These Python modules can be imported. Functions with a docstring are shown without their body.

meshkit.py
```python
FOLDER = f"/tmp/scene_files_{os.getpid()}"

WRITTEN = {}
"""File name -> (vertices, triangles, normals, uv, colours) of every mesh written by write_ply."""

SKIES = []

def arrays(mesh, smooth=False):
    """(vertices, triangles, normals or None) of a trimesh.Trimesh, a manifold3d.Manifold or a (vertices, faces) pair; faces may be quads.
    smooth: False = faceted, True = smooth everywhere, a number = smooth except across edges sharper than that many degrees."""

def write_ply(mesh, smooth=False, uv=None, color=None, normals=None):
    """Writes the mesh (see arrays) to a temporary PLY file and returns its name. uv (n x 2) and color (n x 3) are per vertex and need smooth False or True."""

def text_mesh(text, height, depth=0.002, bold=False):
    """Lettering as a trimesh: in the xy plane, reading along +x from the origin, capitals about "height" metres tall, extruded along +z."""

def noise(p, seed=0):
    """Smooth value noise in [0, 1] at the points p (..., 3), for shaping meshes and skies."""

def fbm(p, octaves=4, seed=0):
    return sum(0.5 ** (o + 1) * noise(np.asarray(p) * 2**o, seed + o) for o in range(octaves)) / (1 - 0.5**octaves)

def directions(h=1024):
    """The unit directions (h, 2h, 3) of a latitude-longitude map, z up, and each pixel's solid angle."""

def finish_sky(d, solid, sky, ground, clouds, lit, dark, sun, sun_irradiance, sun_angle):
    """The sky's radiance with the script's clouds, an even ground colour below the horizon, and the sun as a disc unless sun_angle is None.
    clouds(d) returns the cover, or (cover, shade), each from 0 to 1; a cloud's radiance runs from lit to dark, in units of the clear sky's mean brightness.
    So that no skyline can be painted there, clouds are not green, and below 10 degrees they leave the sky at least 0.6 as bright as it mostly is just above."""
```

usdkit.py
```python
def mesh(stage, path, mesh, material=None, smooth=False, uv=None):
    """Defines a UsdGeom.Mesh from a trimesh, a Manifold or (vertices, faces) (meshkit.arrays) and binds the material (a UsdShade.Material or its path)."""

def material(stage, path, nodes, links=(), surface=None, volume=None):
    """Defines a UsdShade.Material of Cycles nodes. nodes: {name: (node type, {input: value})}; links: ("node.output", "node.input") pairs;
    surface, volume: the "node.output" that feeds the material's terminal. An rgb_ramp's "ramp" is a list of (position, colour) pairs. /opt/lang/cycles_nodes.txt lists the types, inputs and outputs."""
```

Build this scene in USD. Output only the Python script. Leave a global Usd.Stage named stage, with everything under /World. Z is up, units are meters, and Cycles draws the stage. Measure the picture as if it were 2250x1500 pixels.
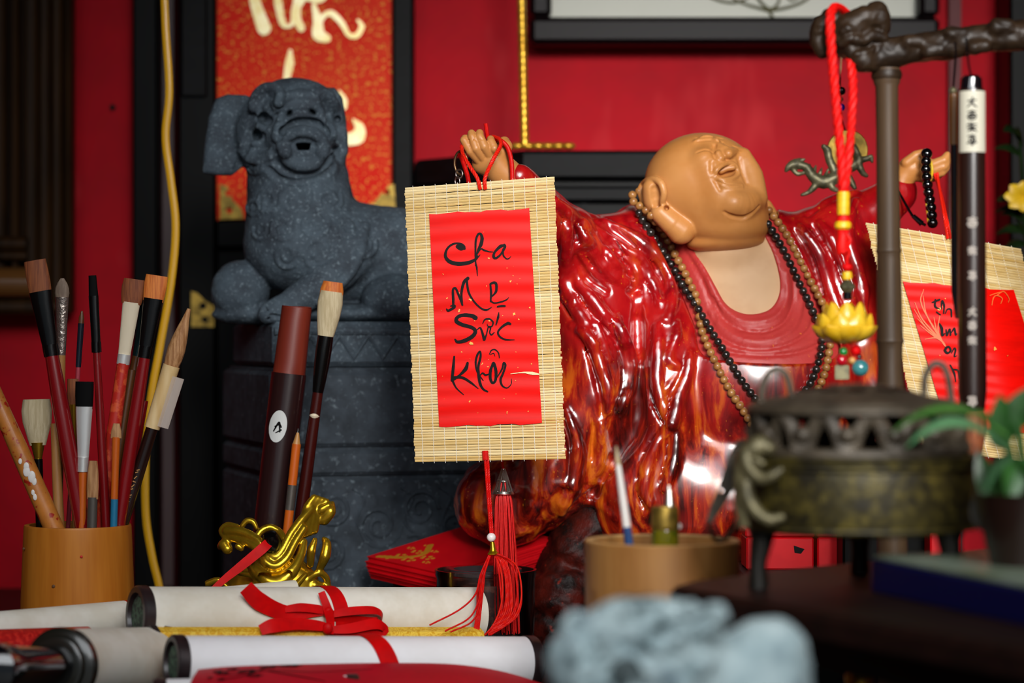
import math, numpy as np, trimesh, usdkit, meshkit
from pxr import Usd, UsdGeom, UsdLux, UsdShade, Gf, Sdf
from scipy.ndimage import map_coordinates
import shapely.geometry as sg
from shapely.ops import unary_union

stage = Usd.Stage.CreateInMemory()
UsdGeom.SetStageUpAxis(stage, 'Z')
UsdGeom.SetStageMetersPerUnit(stage, 1.0)
WORLD = UsdGeom.Xform.Define(stage, '/World')
stage.SetDefaultPrim(WORLD.GetPrim())
UsdGeom.Scope.Define(stage, '/World/Looks')

# ---------------------------------------------------------------- camera, light, exposure
ZC, TABLE = 1.05, 0.75
F = 2250 * 85.0 / 36.0
cam = UsdGeom.Camera.Define(stage, '/World/camera')
cam.AddTranslateOp().Set(Gf.Vec3d(0, 0, ZC))
cam.AddRotateXOp().Set(90.0)
cam.CreateFocalLengthAttr(85.0)
cam.CreateHorizontalApertureAttr(36.0)
cam.CreateFStopAttr(4.0)
cam.CreateFocusDistanceAttr(2.19)
cam.CreateExposureAttr(0.12)

def aim_light(light, pos, target):
    pos, target = np.array(pos, float), np.array(target, float)
    z = pos - target; z /= np.linalg.norm(z)
    x = np.cross([0, 0, 1.0], z); x /= np.linalg.norm(x)
    y = np.cross(z, x)
    m = Gf.Matrix4d(*[float(a) for a in (*x, 0, *y, 0, *z, 0, *pos, 1)])
    light.AddTransformOp().Set(m)

sky = UsdLux.DomeLight.Define(stage, '/World/sky_light')
sky.CreateColorAttr(Gf.Vec3f(0.72, 0.86, 1.0))
sky.CreateIntensityAttr(0.05)
front = UsdLux.RectLight.Define(stage, '/World/shop_front_daylight')
front.CreateWidthAttr(2.3); front.CreateHeightAttr(1.4)
front.CreateColorAttr(Gf.Vec3f(0.93, 0.97, 1.0))
front.CreateIntensityAttr(4.2)
aim_light(front, (0.15, -0.1, 2.35), (0.1, 2.3, 1.0))
key = UsdLux.SphereLight.Define(stage, '/World/shop_spotlight')
key.CreateRadiusAttr(0.45)
key.CreateColorAttr(Gf.Vec3f(1.0, 0.97, 0.93))
key.CreateIntensityAttr(60.0)
aim_light(key, (0.55, 0.0, 1.80), (0.24, 2.6, 1.10))
shape = UsdLux.ShapingAPI.Apply(key.GetPrim())
shape.CreateShapingConeAngleAttr(12.4)
shape.CreateShapingConeSoftnessAttr(1.0)

# ---------------------------------------------------------------- helpers
def P(u, v, d):
    """the point that lies d metres in front of the camera plane at picture position (u, v)"""
    return np.array([(u - 1125.0) / F * d, d, ZC + (750.0 - v) / F * d])

class Frame:
    """a working depth D: pixel positions of the photograph measured in metres at that depth, w pixels nearer"""
    def __init__(s, D):
        s.D, s.s = D, D / F
    def __call__(s, u, v, w=0.0):
        return P(u, v, s.D - w * s.s)
    def path(s, pts):
        return np.array([s(*p) for p in pts])

def lin(h):
    h = h.lstrip('#')
    c = np.array([int(h[i:i + 2], 16) / 255.0 for i in (0, 2, 4)])
    return tuple(np.where(c <= 0.04045, c / 12.92, ((c + 0.055) / 1.055) ** 2.4))

def M(name, col, rough=0.5, metal=0.0, coat=0.0, col2=None, nscale=30.0, stretch=(1, 1, 1), ramp=(0.4, 0.62), col3=None, ramp3=(0.6, 0.7), n3scale=120.0,
      stretch3=(1, 1, 1), bump=0.0, bscale=400.0, bstretch=(1, 1, 1), spec=0.5, trans=0.0, sss=0.0, sheen=0.0, detail=4.0, coat_rough=0.06, rough2=None, dist=0.0, alpha=1.0, ior=1.5, detail3=2.0):
    col = lin(col) if isinstance(col, str) else col
    pr = {'base_color': col, 'roughness': rough, 'metallic': metal, 'specular_ior_level': spec, 'ior': ior}
    if coat: pr.update(coat_weight=coat, coat_roughness=coat_rough)
    if trans: pr['transmission_weight'] = trans
    if sss: pr.update(subsurface_weight=sss, subsurface_scale=0.006, subsurface_radius=(1.0, 0.45, 0.25))
    if sheen: pr.update(sheen_weight=sheen, sheen_roughness=0.4)
    if alpha < 1: pr['alpha'] = alpha
    nodes, links = {'p': ('principled_bsdf', pr)}, []
    if col2 is not None or bump or col3 is not None:
        nodes['g'] = ('geometry', {})
    def noise(tag, scale, st, det, dist=0.0):
        nodes['m' + tag] = ('mapping', {'scale': tuple(float(scale * a) for a in st)})
        nodes['n' + tag] = ('noise_texture', {'scale': 1.0, 'detail': float(det), 'roughness': 0.6, 'distortion': float(dist)})
        links.extend([('g.position', f'm{tag}.vector'), (f'm{tag}.vector', f'n{tag}.vector')])
    if col2 is not None:
        col2 = lin(col2) if isinstance(col2, str) else col2
        noise('a', nscale, stretch, detail, dist)
        nodes['r'] = ('rgb_ramp', {'ramp': [(ramp[0], col), (ramp[1], col2)]})
        links.append(('na.fac', 'r.fac'))
        src = 'r.color'
        if rough2 is not None:
            nodes['mr'] = ('map_range', {'from_min': float(ramp[0]), 'from_max': float(ramp[1]), 'to_min': float(rough), 'to_max': float(rough2), 'clamp': True})
            links += [('na.fac', 'mr.value'), ('mr.result', 'p.roughness')]
    else:
        src = None
    if col3 is not None:
        col3 = lin(col3) if isinstance(col3, str) else col3
        noise('c', n3scale, stretch3, detail3)
        nodes['r3'] = ('rgb_ramp', {'ramp': [(ramp3[0], (0, 0, 0)), (ramp3[1], (1, 1, 1))]})
        nodes['bw'] = ('rgb_to_bw', {})
        nodes['x3'] = ('mix_color', {'a': col, 'b': col3})
        links.extend([('nc.fac', 'r3.fac'), ('r3.color', 'bw.color'), ('bw.val', 'x3.fac')])
        if src: links.append((src, 'x3.a'))
        src = 'x3.result'
    if src: links.append((src, 'p.base_color'))
    if bump:
        noise('b', bscale, bstretch, 3)
        nodes['bp'] = ('bump', {'strength': float(bump), 'distance': 0.001})
        links.extend([('nb.fac', 'bp.height'), ('bp.normal', 'p.normal')])
        if coat: links.append(('bp.normal', 'p.coat_normal'))
    return usdkit.material(stage, '/World/Looks/' + name, nodes, links, surface='p.BSDF')

_names = {}
def numbered(parent, name):
    k = (parent, name); n = _names.get(k, -1) + 1; _names[k] = n
    return f'{parent}/{name}' + (f'_{n:03d}' if n else '')

_loc = {}
def tag(prim, label=None, cat=None, group=None, kind=None):
    for k, val in (('label', label), ('category', cat), ('group', group), ('kind', kind)):
        if val: prim.SetCustomDataByKey(k, val)

def thing(name, label, cat, loc, group=None, kind=None):
    path = numbered('/World', name)
    x = UsdGeom.Xform.Define(stage, path)
    x.AddTranslateOp().Set(Gf.Vec3d(*[float(a) for a in loc]))
    tag(x.GetPrim(), label, cat, group, kind)
    _loc[path] = np.array(loc, float)
    return path

def tri(mesh):
    if hasattr(mesh, 'to_mesh'):
        m = mesh.to_mesh(); return np.array(m.vert_properties[:, :3], float), np.array(m.tri_verts)
    if isinstance(mesh, (tuple, list)):
        v, f = np.asarray(mesh[0], float), np.asarray(mesh[1], int)
        if f.shape[1] == 4: f = np.vstack([f[:, [0, 1, 2]], f[:, [0, 2, 3]]])
        return v, f
    return np.array(mesh.vertices, float), np.array(mesh.faces)

def join(*ms):
    vs, fs, n = [], [], 0
    for m in ms:
        v, f = tri(m); vs.append(v); fs.append(f + n); n += len(v)
    return np.vstack(vs), np.vstack(fs)

def part(parent, name, mesh, mat, label=None, kind=None, smooth=35):
    """one Mesh prim, given in world coordinates, under a thing (or under one of its parts)"""
    path = numbered(parent, name)
    root = '/'.join(path.split('/')[:3])
    v, f = tri(mesh)
    v = v - _loc.get(root, np.zeros(3))
    m = usdkit.mesh(stage, path, (v, f), mat, smooth=smooth)
    tag(m.GetPrim(), label, None, None, kind)
    return path

def single(name, mesh, mat, label, cat, group=None, kind=None, smooth=35):
    path = part('/World', name, mesh, mat, None, None, smooth)
    tag(stage.GetPrimAtPath(path), label, cat, group, kind)
    return path

def struct(name, mesh, mat, smooth=False, parent='/World'):
    path = part(parent, name, mesh, mat, None, 'structure', smooth)
    return path

def flip(m):
    v, f = tri(m)
    t = v[f]
    vol = np.einsum('ij,ij->i', t[:, 0], np.cross(t[:, 1], t[:, 2])).sum()
    return (v, f[:, ::-1]) if vol < 0 else (v, f)

def catmull(pts, n=8, closed=False):
    p = np.asarray(pts, float)
    if len(p) < 3: 
        t = np.linspace(0, 1, n + 1)[:, None]; return p[0] * (1 - t) + p[-1] * t
    q = np.vstack([p[-1], p, p[0], p[1]]) if closed else np.vstack([2 * p[0] - p[1], p, 2 * p[-1] - p[-2]])
    out, t = [], np.linspace(0, 1, n, endpoint=False)[:, None]
    for i in range(1, len(q) - 2):
        a, b, c, d = q[i - 1], q[i], q[i + 1], q[i + 2]
        out.append(0.5 * (2 * b + (c - a) * t + (2 * a - 5 * b + 4 * c - d) * t ** 2 + (3 * b - a - 3 * c + d) * t ** 3))
    if not closed: out.append(p[-1:])
    return np.vstack(out)

def frames(p, closed=False):
    t = np.gradient(p, axis=0) if not closed else np.roll(p, -1, 0) - np.roll(p, 1, 0)
    t /= np.linalg.norm(t, axis=1, keepdims=True) + 1e-12
    ref = np.array([0.0, 1.0, 0.0]) if abs(t[0] @ [0, 1, 0]) < 0.9 else np.array([0, 0, 1.0])
    a = np.zeros_like(p); a[0] = ref - t[0] * (t[0] @ ref); a[0] /= np.linalg.norm(a[0])
    for i in range(1, len(p)):
        x = a[i - 1] - t[i] * (t[i] @ a[i - 1]); a[i] = x / (np.linalg.norm(x) + 1e-12)
    return t, a, np.cross(t, a)

def tube(pts, r, sides=8, n=0, closed=False, cap=True, aspect=1.0, up=None):
    """sweep of a round (or flattened) section; r: number or one per point"""
    p = np.asarray(pts, float); r = np.broadcast_to(np.asarray(r, float), (len(p),))
    if n:
        q = catmull(p, n, closed)
        r = np.interp(np.linspace(0, 1, len(q)), np.linspace(0, 1, len(p)), r); p = q
    t, a, b = frames(p, closed)
    if up is not None:
        b = np.cross(t, np.broadcast_to(up, t.shape)); b /= np.linalg.norm(b, axis=1, keepdims=True) + 1e-12; a = np.cross(b, t)
    ang = np.arange(sides) * 2 * np.pi / sides
    v = p[:, None] + r[:, None, None] * (np.cos(ang)[None, :, None] * a[:, None] * aspect + np.sin(ang)[None, :, None] * b[:, None])
    k = len(p); i, j = np.meshgrid(np.arange(k if closed else k - 1), np.arange(sides), indexing='ij')
    q = np.stack([i * sides + j, i * sides + (j + 1) % sides, ((i + 1) % k) * sides + (j + 1) % sides, ((i + 1) % k) * sides + j], -1).reshape(-1, 4)
    v = v.reshape(-1, 3); f = np.vstack([q[:, [0, 1, 2]], q[:, [0, 2, 3]]])
    if cap and not closed:
        v = np.vstack([v, p[0], p[-1]]); c0, c1 = len(v) - 2, len(v) - 1; e = (k - 1) * sides
        f = np.vstack([f] + [[[c0, (j + 1) % sides, j], [c1, e + j, e + (j + 1) % sides]] for j in range(sides)])
    return flip((v, f))

def lathe(profile, origin=(0, 0, 0), axis=(0, 0, 1), sides=32, squash=(1, 1)):
    """profile: (radius, height) pairs; closed shapes when it begins and ends at radius 0"""
    pr = np.asarray(profile, float); ax = np.asarray(axis, float); ax = ax / np.linalg.norm(ax)
    ref = np.array([0, 1.0, 0]) if abs(ax[1]) < 0.9 else np.array([1.0, 0, 0])
    x = np.cross(ref, ax); x /= np.linalg.norm(x); y = np.cross(ax, x)
    ang = np.arange(sides) * 2 * np.pi / sides
    v = np.asarray(origin) + pr[:, 1][:, None, None] * ax + pr[:, 0][:, None, None] * (np.cos(ang)[None, :, None] * x * squash[0] + np.sin(ang)[None, :, None] * y * squash[1])
    i, j = np.meshgrid(np.arange(len(pr) - 1), np.arange(sides), indexing='ij')
    q = np.stack([i * sides + j, i * sides + (j + 1) % sides, (i + 1) * sides + (j + 1) % sides, (i + 1) * sides + j], -1).reshape(-1, 4)
    m = trimesh.Trimesh(v.reshape(-1, 3), np.vstack([q[:, [0, 1, 2]], q[:, [0, 2, 3]]]), process=False)
    m.merge_vertices(); m.update_faces(m.nondegenerate_faces())
    return flip(m)

def box(lo, hi, bevel=0.0, rot=0.0, pivot=None):
    lo, hi = np.asarray(lo, float), np.asarray(hi, float)
    if bevel:
        pts = []
        for sx in (0, 1):
            for sy in (0, 1):
                for sz in (0, 1):
                    c = np.where([sx, sy, sz], hi - bevel, lo + bevel); s = np.where([sx, sy, sz], 1, -1)
                    for e in np.eye(3): pts.append(c + e * s * bevel)
        m = trimesh.convex.convex_hull(np.array(pts))
    else:
        m = trimesh.creation.box(bounds=[lo, hi])
    v, f = tri(m)
    if rot:
        c, s = math.cos(rot), math.sin(rot); pv = np.asarray(pivot if pivot is not None else (lo + hi) / 2)
        w = v - pv; v = np.stack([w[:, 0] * c - w[:, 1] * s, w[:, 0] * s + w[:, 1] * c, w[:, 2]], 1) + pv
    return v, f

def prism(poly_xy, z0, z1, bevel=0.0):
    """an upright prism over a convex plan polygon, its edges chamfered"""
    g = sg.Polygon(poly_xy)
    if bevel:
        inner = np.array(g.buffer(-bevel, join_style=2).exterior.coords)[:-1]; outer = np.array(g.exterior.coords)[:-1]
        pts = np.vstack([np.c_[inner, np.full(len(inner), z)] for z in (z0, z1)] + [np.c_[outer, np.full(len(outer), z)] for z in (z0 + bevel, z1 - bevel)])
        return tri(trimesh.convex.convex_hull(pts))
    m = trimesh.creation.extrude_polygon(g, z1 - z0, engine='earcut'); m.apply_translation([0, 0, z0]); return tri(m)

def ball(c, r, sub=2, squash=(1, 1, 1)):
    m = trimesh.creation.icosphere(sub, 1.0); return np.asarray(c) + m.vertices * np.asarray(squash) * r, m.faces

def stroke(pts, widths, n=6, res=5):
    """a brush stroke as a shapely polygon: pts in any 2-D unit"""
    p = catmull(np.asarray(pts, float), n) if len(pts) > 2 else catmull(pts, 6)
    w = np.interp(np.linspace(0, 1, len(p)), np.linspace(0, 1, len(np.atleast_1d(widths))), np.atleast_1d(widths))
    d = [sg.Point(*a).buffer(max(b, 0.05) / 2, res) for a, b in zip(p, w)]
    return unary_union([d[i].union(d[i + 1]).convex_hull for i in range(len(d) - 1)])

def ink(polys, place, thick=0.0003, simp=0.25, seg=None):
    """flat strokes turned into thin raised meshes; place(uv array, h) -> points, h metres above the sheet"""
    g = unary_union(polys).simplify(simp); out = []
    for q in getattr(g, 'geoms', [g]):
        if q.is_empty or q.area <= 0: continue
        m = trimesh.creation.extrude_polygon(q, 1.0, engine='earcut')
        v = np.array(m.vertices); out.append((place(v[:, :2], v[:, 2] * thick), np.array(m.faces)))
    v, f = join(*out)
    return flip((v, f))

def ink_parts(parent, name, polys, place, thick, mat, simp=0.25):
    g = unary_union(polys)
    for q in getattr(g, 'geoms', [g]): part(parent, name, ink([q], place, thick, simp), mat)

# ---------------------------------------------------------------- sculpting: signed distances on a grid, skinned by surface nets
class Field:
    def __init__(s, lo, hi, h):
        s.lo, s.h = np.asarray(lo, float), h
        s.n = np.ceil((np.asarray(hi, float) - s.lo) / h).astype(int) + 1
        s.val = np.full(s.n, 1.0, np.float32)
    def window(s, lo, hi):
        a = np.clip(np.floor((np.asarray(lo) - s.lo) / s.h).astype(int), 0, s.n); b = np.clip(np.ceil((np.asarray(hi) - s.lo) / s.h).astype(int) + 1, 0, s.n)
        sl = tuple(slice(x, y) for x, y in zip(a, b))
        ax = [(s.lo[i] + s.h * np.arange(a[i], b[i])).astype(np.float32) for i in range(3)]
        return sl, np.meshgrid(*ax, indexing='ij', sparse=True)
    def put(s, fn, lo, hi, k, cut=False, m=None):
        m = (k + 3 * s.h) if m is None else m
        sl, (X, Y, Z) = s.window(np.asarray(lo) - m, np.asarray(hi) + m)
        if min(s.val[sl].shape) == 0: return
        d, a = fn(X, Y, Z), s.val[sl]
        if cut:
            h = np.maximum(k - np.abs(a + d), 0) / k if k > 0 else 0
            s.val[sl] = np.maximum(a, -d) + (h * h * k * 0.25 if k > 0 else 0)
        else:
            h = np.maximum(k - np.abs(a - d), 0) / k if k > 0 else 0
            s.val[sl] = np.minimum(a, d) - (h * h * k * 0.25 if k > 0 else 0)
    def cone(s, a, b, ra, rb=None, k=0.004, cut=False):
        rb = ra if rb is None else rb
        a, b = np.asarray(a, float), np.asarray(b, float); ba = b - a; bb = float(ba @ ba) + 1e-12; R = max(ra, rb)
        def fn(X, Y, Z):
            x, y, z = X - np.float32(a[0]), Y - np.float32(a[1]), Z - np.float32(a[2])
            t = np.clip((x * np.float32(ba[0]) + y * np.float32(ba[1]) + z * np.float32(ba[2])) / np.float32(bb), 0, 1)
            return np.sqrt((x - t * np.float32(ba[0])) ** 2 + (y - t * np.float32(ba[1])) ** 2 + (z - t * np.float32(ba[2])) ** 2) - (ra + (rb - ra) * t)
        s.put(fn, np.minimum(a, b) - R, np.maximum(a, b) + R, k, cut)
    def chain(s, pts, r, k=0.004, cut=False, n=0):
        p = np.asarray(pts, float); r = np.broadcast_to(np.asarray(r, float), (len(p),))
        if n:
            q = catmull(p, n); r = np.interp(np.linspace(0, 1, len(q)), np.linspace(0, 1, len(p)), r); p = q
        s.segments([(p[i], p[i + 1], r[i], r[i + 1]) for i in range(len(p) - 1)], k, cut)
    def segments(s, seg, k=0.004, cut=False):
        """a whole chain of cones joined without bulges, then blended in once"""
        if not seg: return
        lo = np.min([np.minimum(a, b) - max(ra, rb) for a, b, ra, rb in seg], 0); hi = np.max([np.maximum(a, b) + max(ra, rb) for a, b, ra, rb in seg], 0)
        m = k + 3 * s.h; t = Field.__new__(Field); sl, _ = s.window(lo - m, hi + m)
        if min(s.val[sl].shape) == 0: return
        t.h, t.n, t.lo = s.h, np.array(s.val[sl].shape), s.lo + s.h * np.array([q.start for q in sl]); t.val = np.full(t.n, 1.0, np.float32)
        for a, b, ra, rb in seg:
            a, b = np.asarray(a, float), np.asarray(b, float); ba = (b - a).astype(np.float32); bb = np.float32(ba @ ba + 1e-12); R = max(ra, rb)
            w, (X, Y, Z) = t.window(np.minimum(a, b) - R - m, np.maximum(a, b) + R + m)
            if min(t.val[w].shape) == 0: continue
            x, y, z = X - np.float32(a[0]), Y - np.float32(a[1]), Z - np.float32(a[2])
            q = np.clip((x * ba[0] + y * ba[1] + z * ba[2]) / bb, 0, 1)
            t.val[w] = np.minimum(t.val[w], np.sqrt((x - q * ba[0]) ** 2 + (y - q * ba[1]) ** 2 + (z - q * ba[2]) ** 2) - np.float32(ra) - np.float32(rb - ra) * q)
        d, a = t.val, s.val[sl]
        if cut:
            h = np.maximum(k - np.abs(a + d), 0) / k; s.val[sl] = np.maximum(a, -d) + h * h * k * 0.25
        else:
            h = np.maximum(k - np.abs(a - d), 0) / k; s.val[sl] = np.minimum(a, d) - h * h * k * 0.25
    def ell(s, c, r, k=0.004, R=None, cut=False):
        c, r = np.asarray(c, float), np.asarray(r, float); R = np.eye(3) if R is None else np.asarray(R)
        def fn(X, Y, Z):
            x, y, z = X - np.float32(c[0]), Y - np.float32(c[1]), Z - np.float32(c[2])
            q = [R[0, i] * x + R[1, i] * y + R[2, i] * z for i in range(3)]
            k0 = np.sqrt(sum((q[i] / r[i]) ** 2 for i in range(3))); k1 = np.sqrt(sum((q[i] / r[i] ** 2) ** 2 for i in range(3)))
            return (k0 * (k0 - 1) / np.maximum(k1, 1e-6)).astype(np.float32)
        e = np.sqrt(((R * r) ** 2).sum(1))
        s.put(fn, c - e, c + e, k, cut)
    def slab(s, poly_uv, d0, d1, k=0.004, cut=False, round_=0.0):
        """what projects into a picture polygon between two depths"""
        poly = np.asarray(poly_uv, float); dm = (d0 + d1) / 2
        q = np.array([P(u, v, d) for u, v in poly for d in (d0, d1)])
        e = np.roll(poly, -1, 0) - poly
        def fn(X, Y, Z):
            U = (X / Y * F + 1125).astype(np.float32); V = (750 - (Z - ZC) / Y * F).astype(np.float32)
            U, V = np.broadcast_arrays(U, V)
            dd, sgn = np.full(U.shape, 1e9, np.float32), np.ones(U.shape, bool)
            for i in range(len(poly)):
                ax, ay = U - poly[i, 0], V - poly[i, 1]
                t = np.clip((ax * e[i, 0] + ay * e[i, 1]) / (e[i] @ e[i]), 0, 1)
                dd = np.minimum(dd, (ax - t * e[i, 0]) ** 2 + (ay - t * e[i, 1]) ** 2)
                j = (i + 1) % len(poly)
                c1 = (poly[i, 1] > V) != (poly[j, 1] > V)
                if e[i, 1] != 0:
                    sgn ^= c1 & (U < poly[i, 0] + (V - poly[i, 1]) / e[i, 1] * e[i, 0])
            d2 = np.where(sgn, 1, -1) * np.sqrt(dd) * (dm / F)
            dz = np.maximum(d0 - Y, Y - d1) + 0 * d2
            a, b = d2 + round_, dz + round_
            return (np.minimum(np.maximum(a, b), 0) + np.sqrt(np.maximum(a, 0) ** 2 + np.maximum(b, 0) ** 2) - round_).astype(np.float32)
        s.put(fn, q.min(0), q.max(0), k, cut)
    def copy(s, grow=0.0):
        o = Field.__new__(Field); o.lo, o.h, o.n, o.val = s.lo, s.h, s.n, s.val - np.float32(grow); return o
    def wrinkle(s, amp, scale, stretch=(1, 1, 1), seed=0, ridged=False, octaves=3, warp=0.0, band=None, weight=None):
        """displaces the surface by noise, computed only near it"""
        m = np.abs(s.val) < (band or 4 * s.h + amp)
        idx = np.argwhere(m); p = s.lo + s.h * idx
        q = p * np.asarray(stretch) * scale
        if warp: q = q + warp * (np.stack([meshkit.fbm(p * scale * 0.6, 2, seed + 11), meshkit.fbm(p * scale * 0.6, 2, seed + 12), meshkit.fbm(p * scale * 0.6, 2, seed + 13)], 1) - 0.5)
        n = meshkit.fbm(q, octaves, seed)
        n = (1 - 2 * np.abs(2 * n - 1)) if ridged else (2 * n - 1)
        if weight is not None: n = n * weight(p)
        s.val[m] -= (amp * n).astype(np.float32)
    def front(s, u, v, d0=None, d1=None):
        """depth at which the picture ray (u, v) first meets the surface, or None"""
        d0 = s.lo[1] if d0 is None else d0; d1 = s.lo[1] + s.h * (s.n[1] - 1) if d1 is None else d1
        d = np.arange(d0, d1, s.h * 0.5)
        p = np.stack([(u - 1125) / F * d, d, ZC + (750 - v) / F * d], 1)
        val = map_coordinates(s.val, ((p - s.lo) / s.h).T, order=1, mode='nearest')
        i = np.argmax(val < 0)
        return d[i] if val[i] < 0 else None
    def on(s, pts, lift=0.0, default=None):
        """picture points dropped on the surface, lifted towards the camera"""
        out = []
        last = default
        for u, v in pts:
            d = s.front(u, v)
            if d is None: d = last
            if d is None: continue
            last = d; out.append(P(u, v, d - lift))
        return np.array(out)
    def mesh(s, smooth=1):
        v = s.val; ins = v < 0
        c = ins.astype(np.int8); c = c[:-1] + c[1:]; c = c[:, :-1] + c[:, 1:]; c = c[:, :, :-1] + c[:, :, 1:]
        act = (c > 0) & (c < 8); idx = np.argwhere(act)
        ids = np.full(act.shape, -1, np.int64); ids[act] = np.arange(len(idx))
        pos, cnt = np.zeros((len(idx), 3)), np.zeros(len(idx))
        for ax in range(3):
            o = [i for i in range(3) if i != ax]
            for x in (0, 1):
                for y in (0, 1):
                    a = idx.copy(); a[:, o[0]] += x; a[:, o[1]] += y; b = a.copy(); b[:, ax] += 1
                    va, vb = v[tuple(a.T)].astype(float), v[tuple(b.T)].astype(float)
                    m = (va < 0) != (vb < 0); t = va[m] / (va[m] - vb[m])
                    q = a[m].astype(float); q[:, ax] += t; pos[m] += q; cnt[m] += 1
        pos = s.lo + s.h * pos / cnt[:, None]
        quads = []
        for ax in range(3):
            o = [i for i in range(3) if i != ax]
            A = ins.take(np.arange(ins.shape[ax] - 1), ax); B = ins.take(np.arange(1, ins.shape[ax]), ax)
            e = np.argwhere(A != B); e = e[(e[:, o[0]] > 0) & (e[:, o[1]] > 0) & (e[:, o[0]] < act.shape[o[0]]) & (e[:, o[1]] < act.shape[o[1]])]
            sA = ins[tuple(e.T)]
            def cell(x, y):
                k = e.copy(); k[:, o[0]] += x; k[:, o[1]] += y; return ids[tuple(k.T)]
            q = np.stack([cell(-1, -1), cell(0, -1), cell(0, 0), cell(-1, 0)], 1)
            fl = sA if ax != 1 else ~sA
            q[~fl] = q[~fl][:, ::-1]; quads.append(q)
        q = np.vstack(quads); q = q[(q >= 0).all(1)]
        f = np.vstack([q[:, [0, 1, 2]], q[:, [0, 2, 3]]])
        for _ in range(smooth):     # gentle relaxation against grid stairs
            e = np.vstack([q[:, [0, 1]], q[:, [1, 2]], q[:, [2, 3]], q[:, [3, 0]]])
            acc, n = np.zeros_like(pos), np.zeros(len(pos))
            for k in range(3): acc[:, k] = np.bincount(e[:, 0], pos[e[:, 1], k], len(pos)) + np.bincount(e[:, 1], pos[e[:, 0], k], len(pos))
            n = np.bincount(e.ravel(), minlength=len(pos))
            pos = pos * 0.5 + 0.5 * acc / np.maximum(n, 1)[:, None]
        return flip((pos, f))

def rotm(ax, deg):
    return trimesh.transformations.rotation_matrix(math.radians(deg), ax)[:3, :3]
# ---------------------------------------------------------------- materials
m_wall = M('red_wall', (0.47, 0.004, 0.012), 0.6, col2=(0.36, 0.005, 0.012), nscale=9, ramp=(0.35, 0.7), col3=(0.52, 0.024, 0.03), ramp3=(0.58, 0.8), n3scale=16, stretch3=(1, 1, 0.4), bump=0.15, bscale=300, spec=0.08)
m_plain = M('shop_side_wall', '#5a2520', 0.8)
m_floor = M('floor_tiles', '#2b2320', 0.6, col2='#38302b', nscale=8)
m_table = M('table_wood', '#1a0f0b', 0.45, col2='#120a07', nscale=12, stretch=(1, 12, 12))
m_lacq = M('black_lacquer', '#030303', 0.4, spec=0.08)
m_lacqg = M('worn_black_lacquer', '#070708', 0.5, col2='#0d0d0f', nscale=25, stretch=(1, 1, 3), spec=0.1)
m_gold = M('gold_paint', '#d9ac3a', 0.32, metal=0.75, col2='#b8861f', nscale=60)
m_brass = M('dull_brass', '#a98a3a', 0.42, metal=0.7, col2='#6f5a22', nscale=80)
m_goldink = M('gilt_letters', '#e6cf8a', 0.35, metal=0.35, col2='#f2e4b4', nscale=40)
m_board = M('gold_flecked_red', (0.78, 0.006, 0.0), 0.5, spec=0.1, col2=(0.80, 0.045, 0.008), nscale=10, ramp=(0.3, 0.7), col3='#f09a38', ramp3=(0.57, 0.66), n3scale=210, detail3=1.0)
m_wood = M('aged_brown_wood', '#3a2410', 0.5, col2='#241609', nscale=10, stretch=(6, 6, 0.6), ramp=(0.35, 0.65), spec=0.12)
m_paper = M('ivory_paper', '#e3ddd0', 0.7, col2='#dcd5c6', nscale=12, bump=0.05, bscale=900)
m_mat = M('picture_paper', '#cfd0c4', 0.6)
m_olive = M('olive_ink', '#4c4a2a', 0.7)
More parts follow.
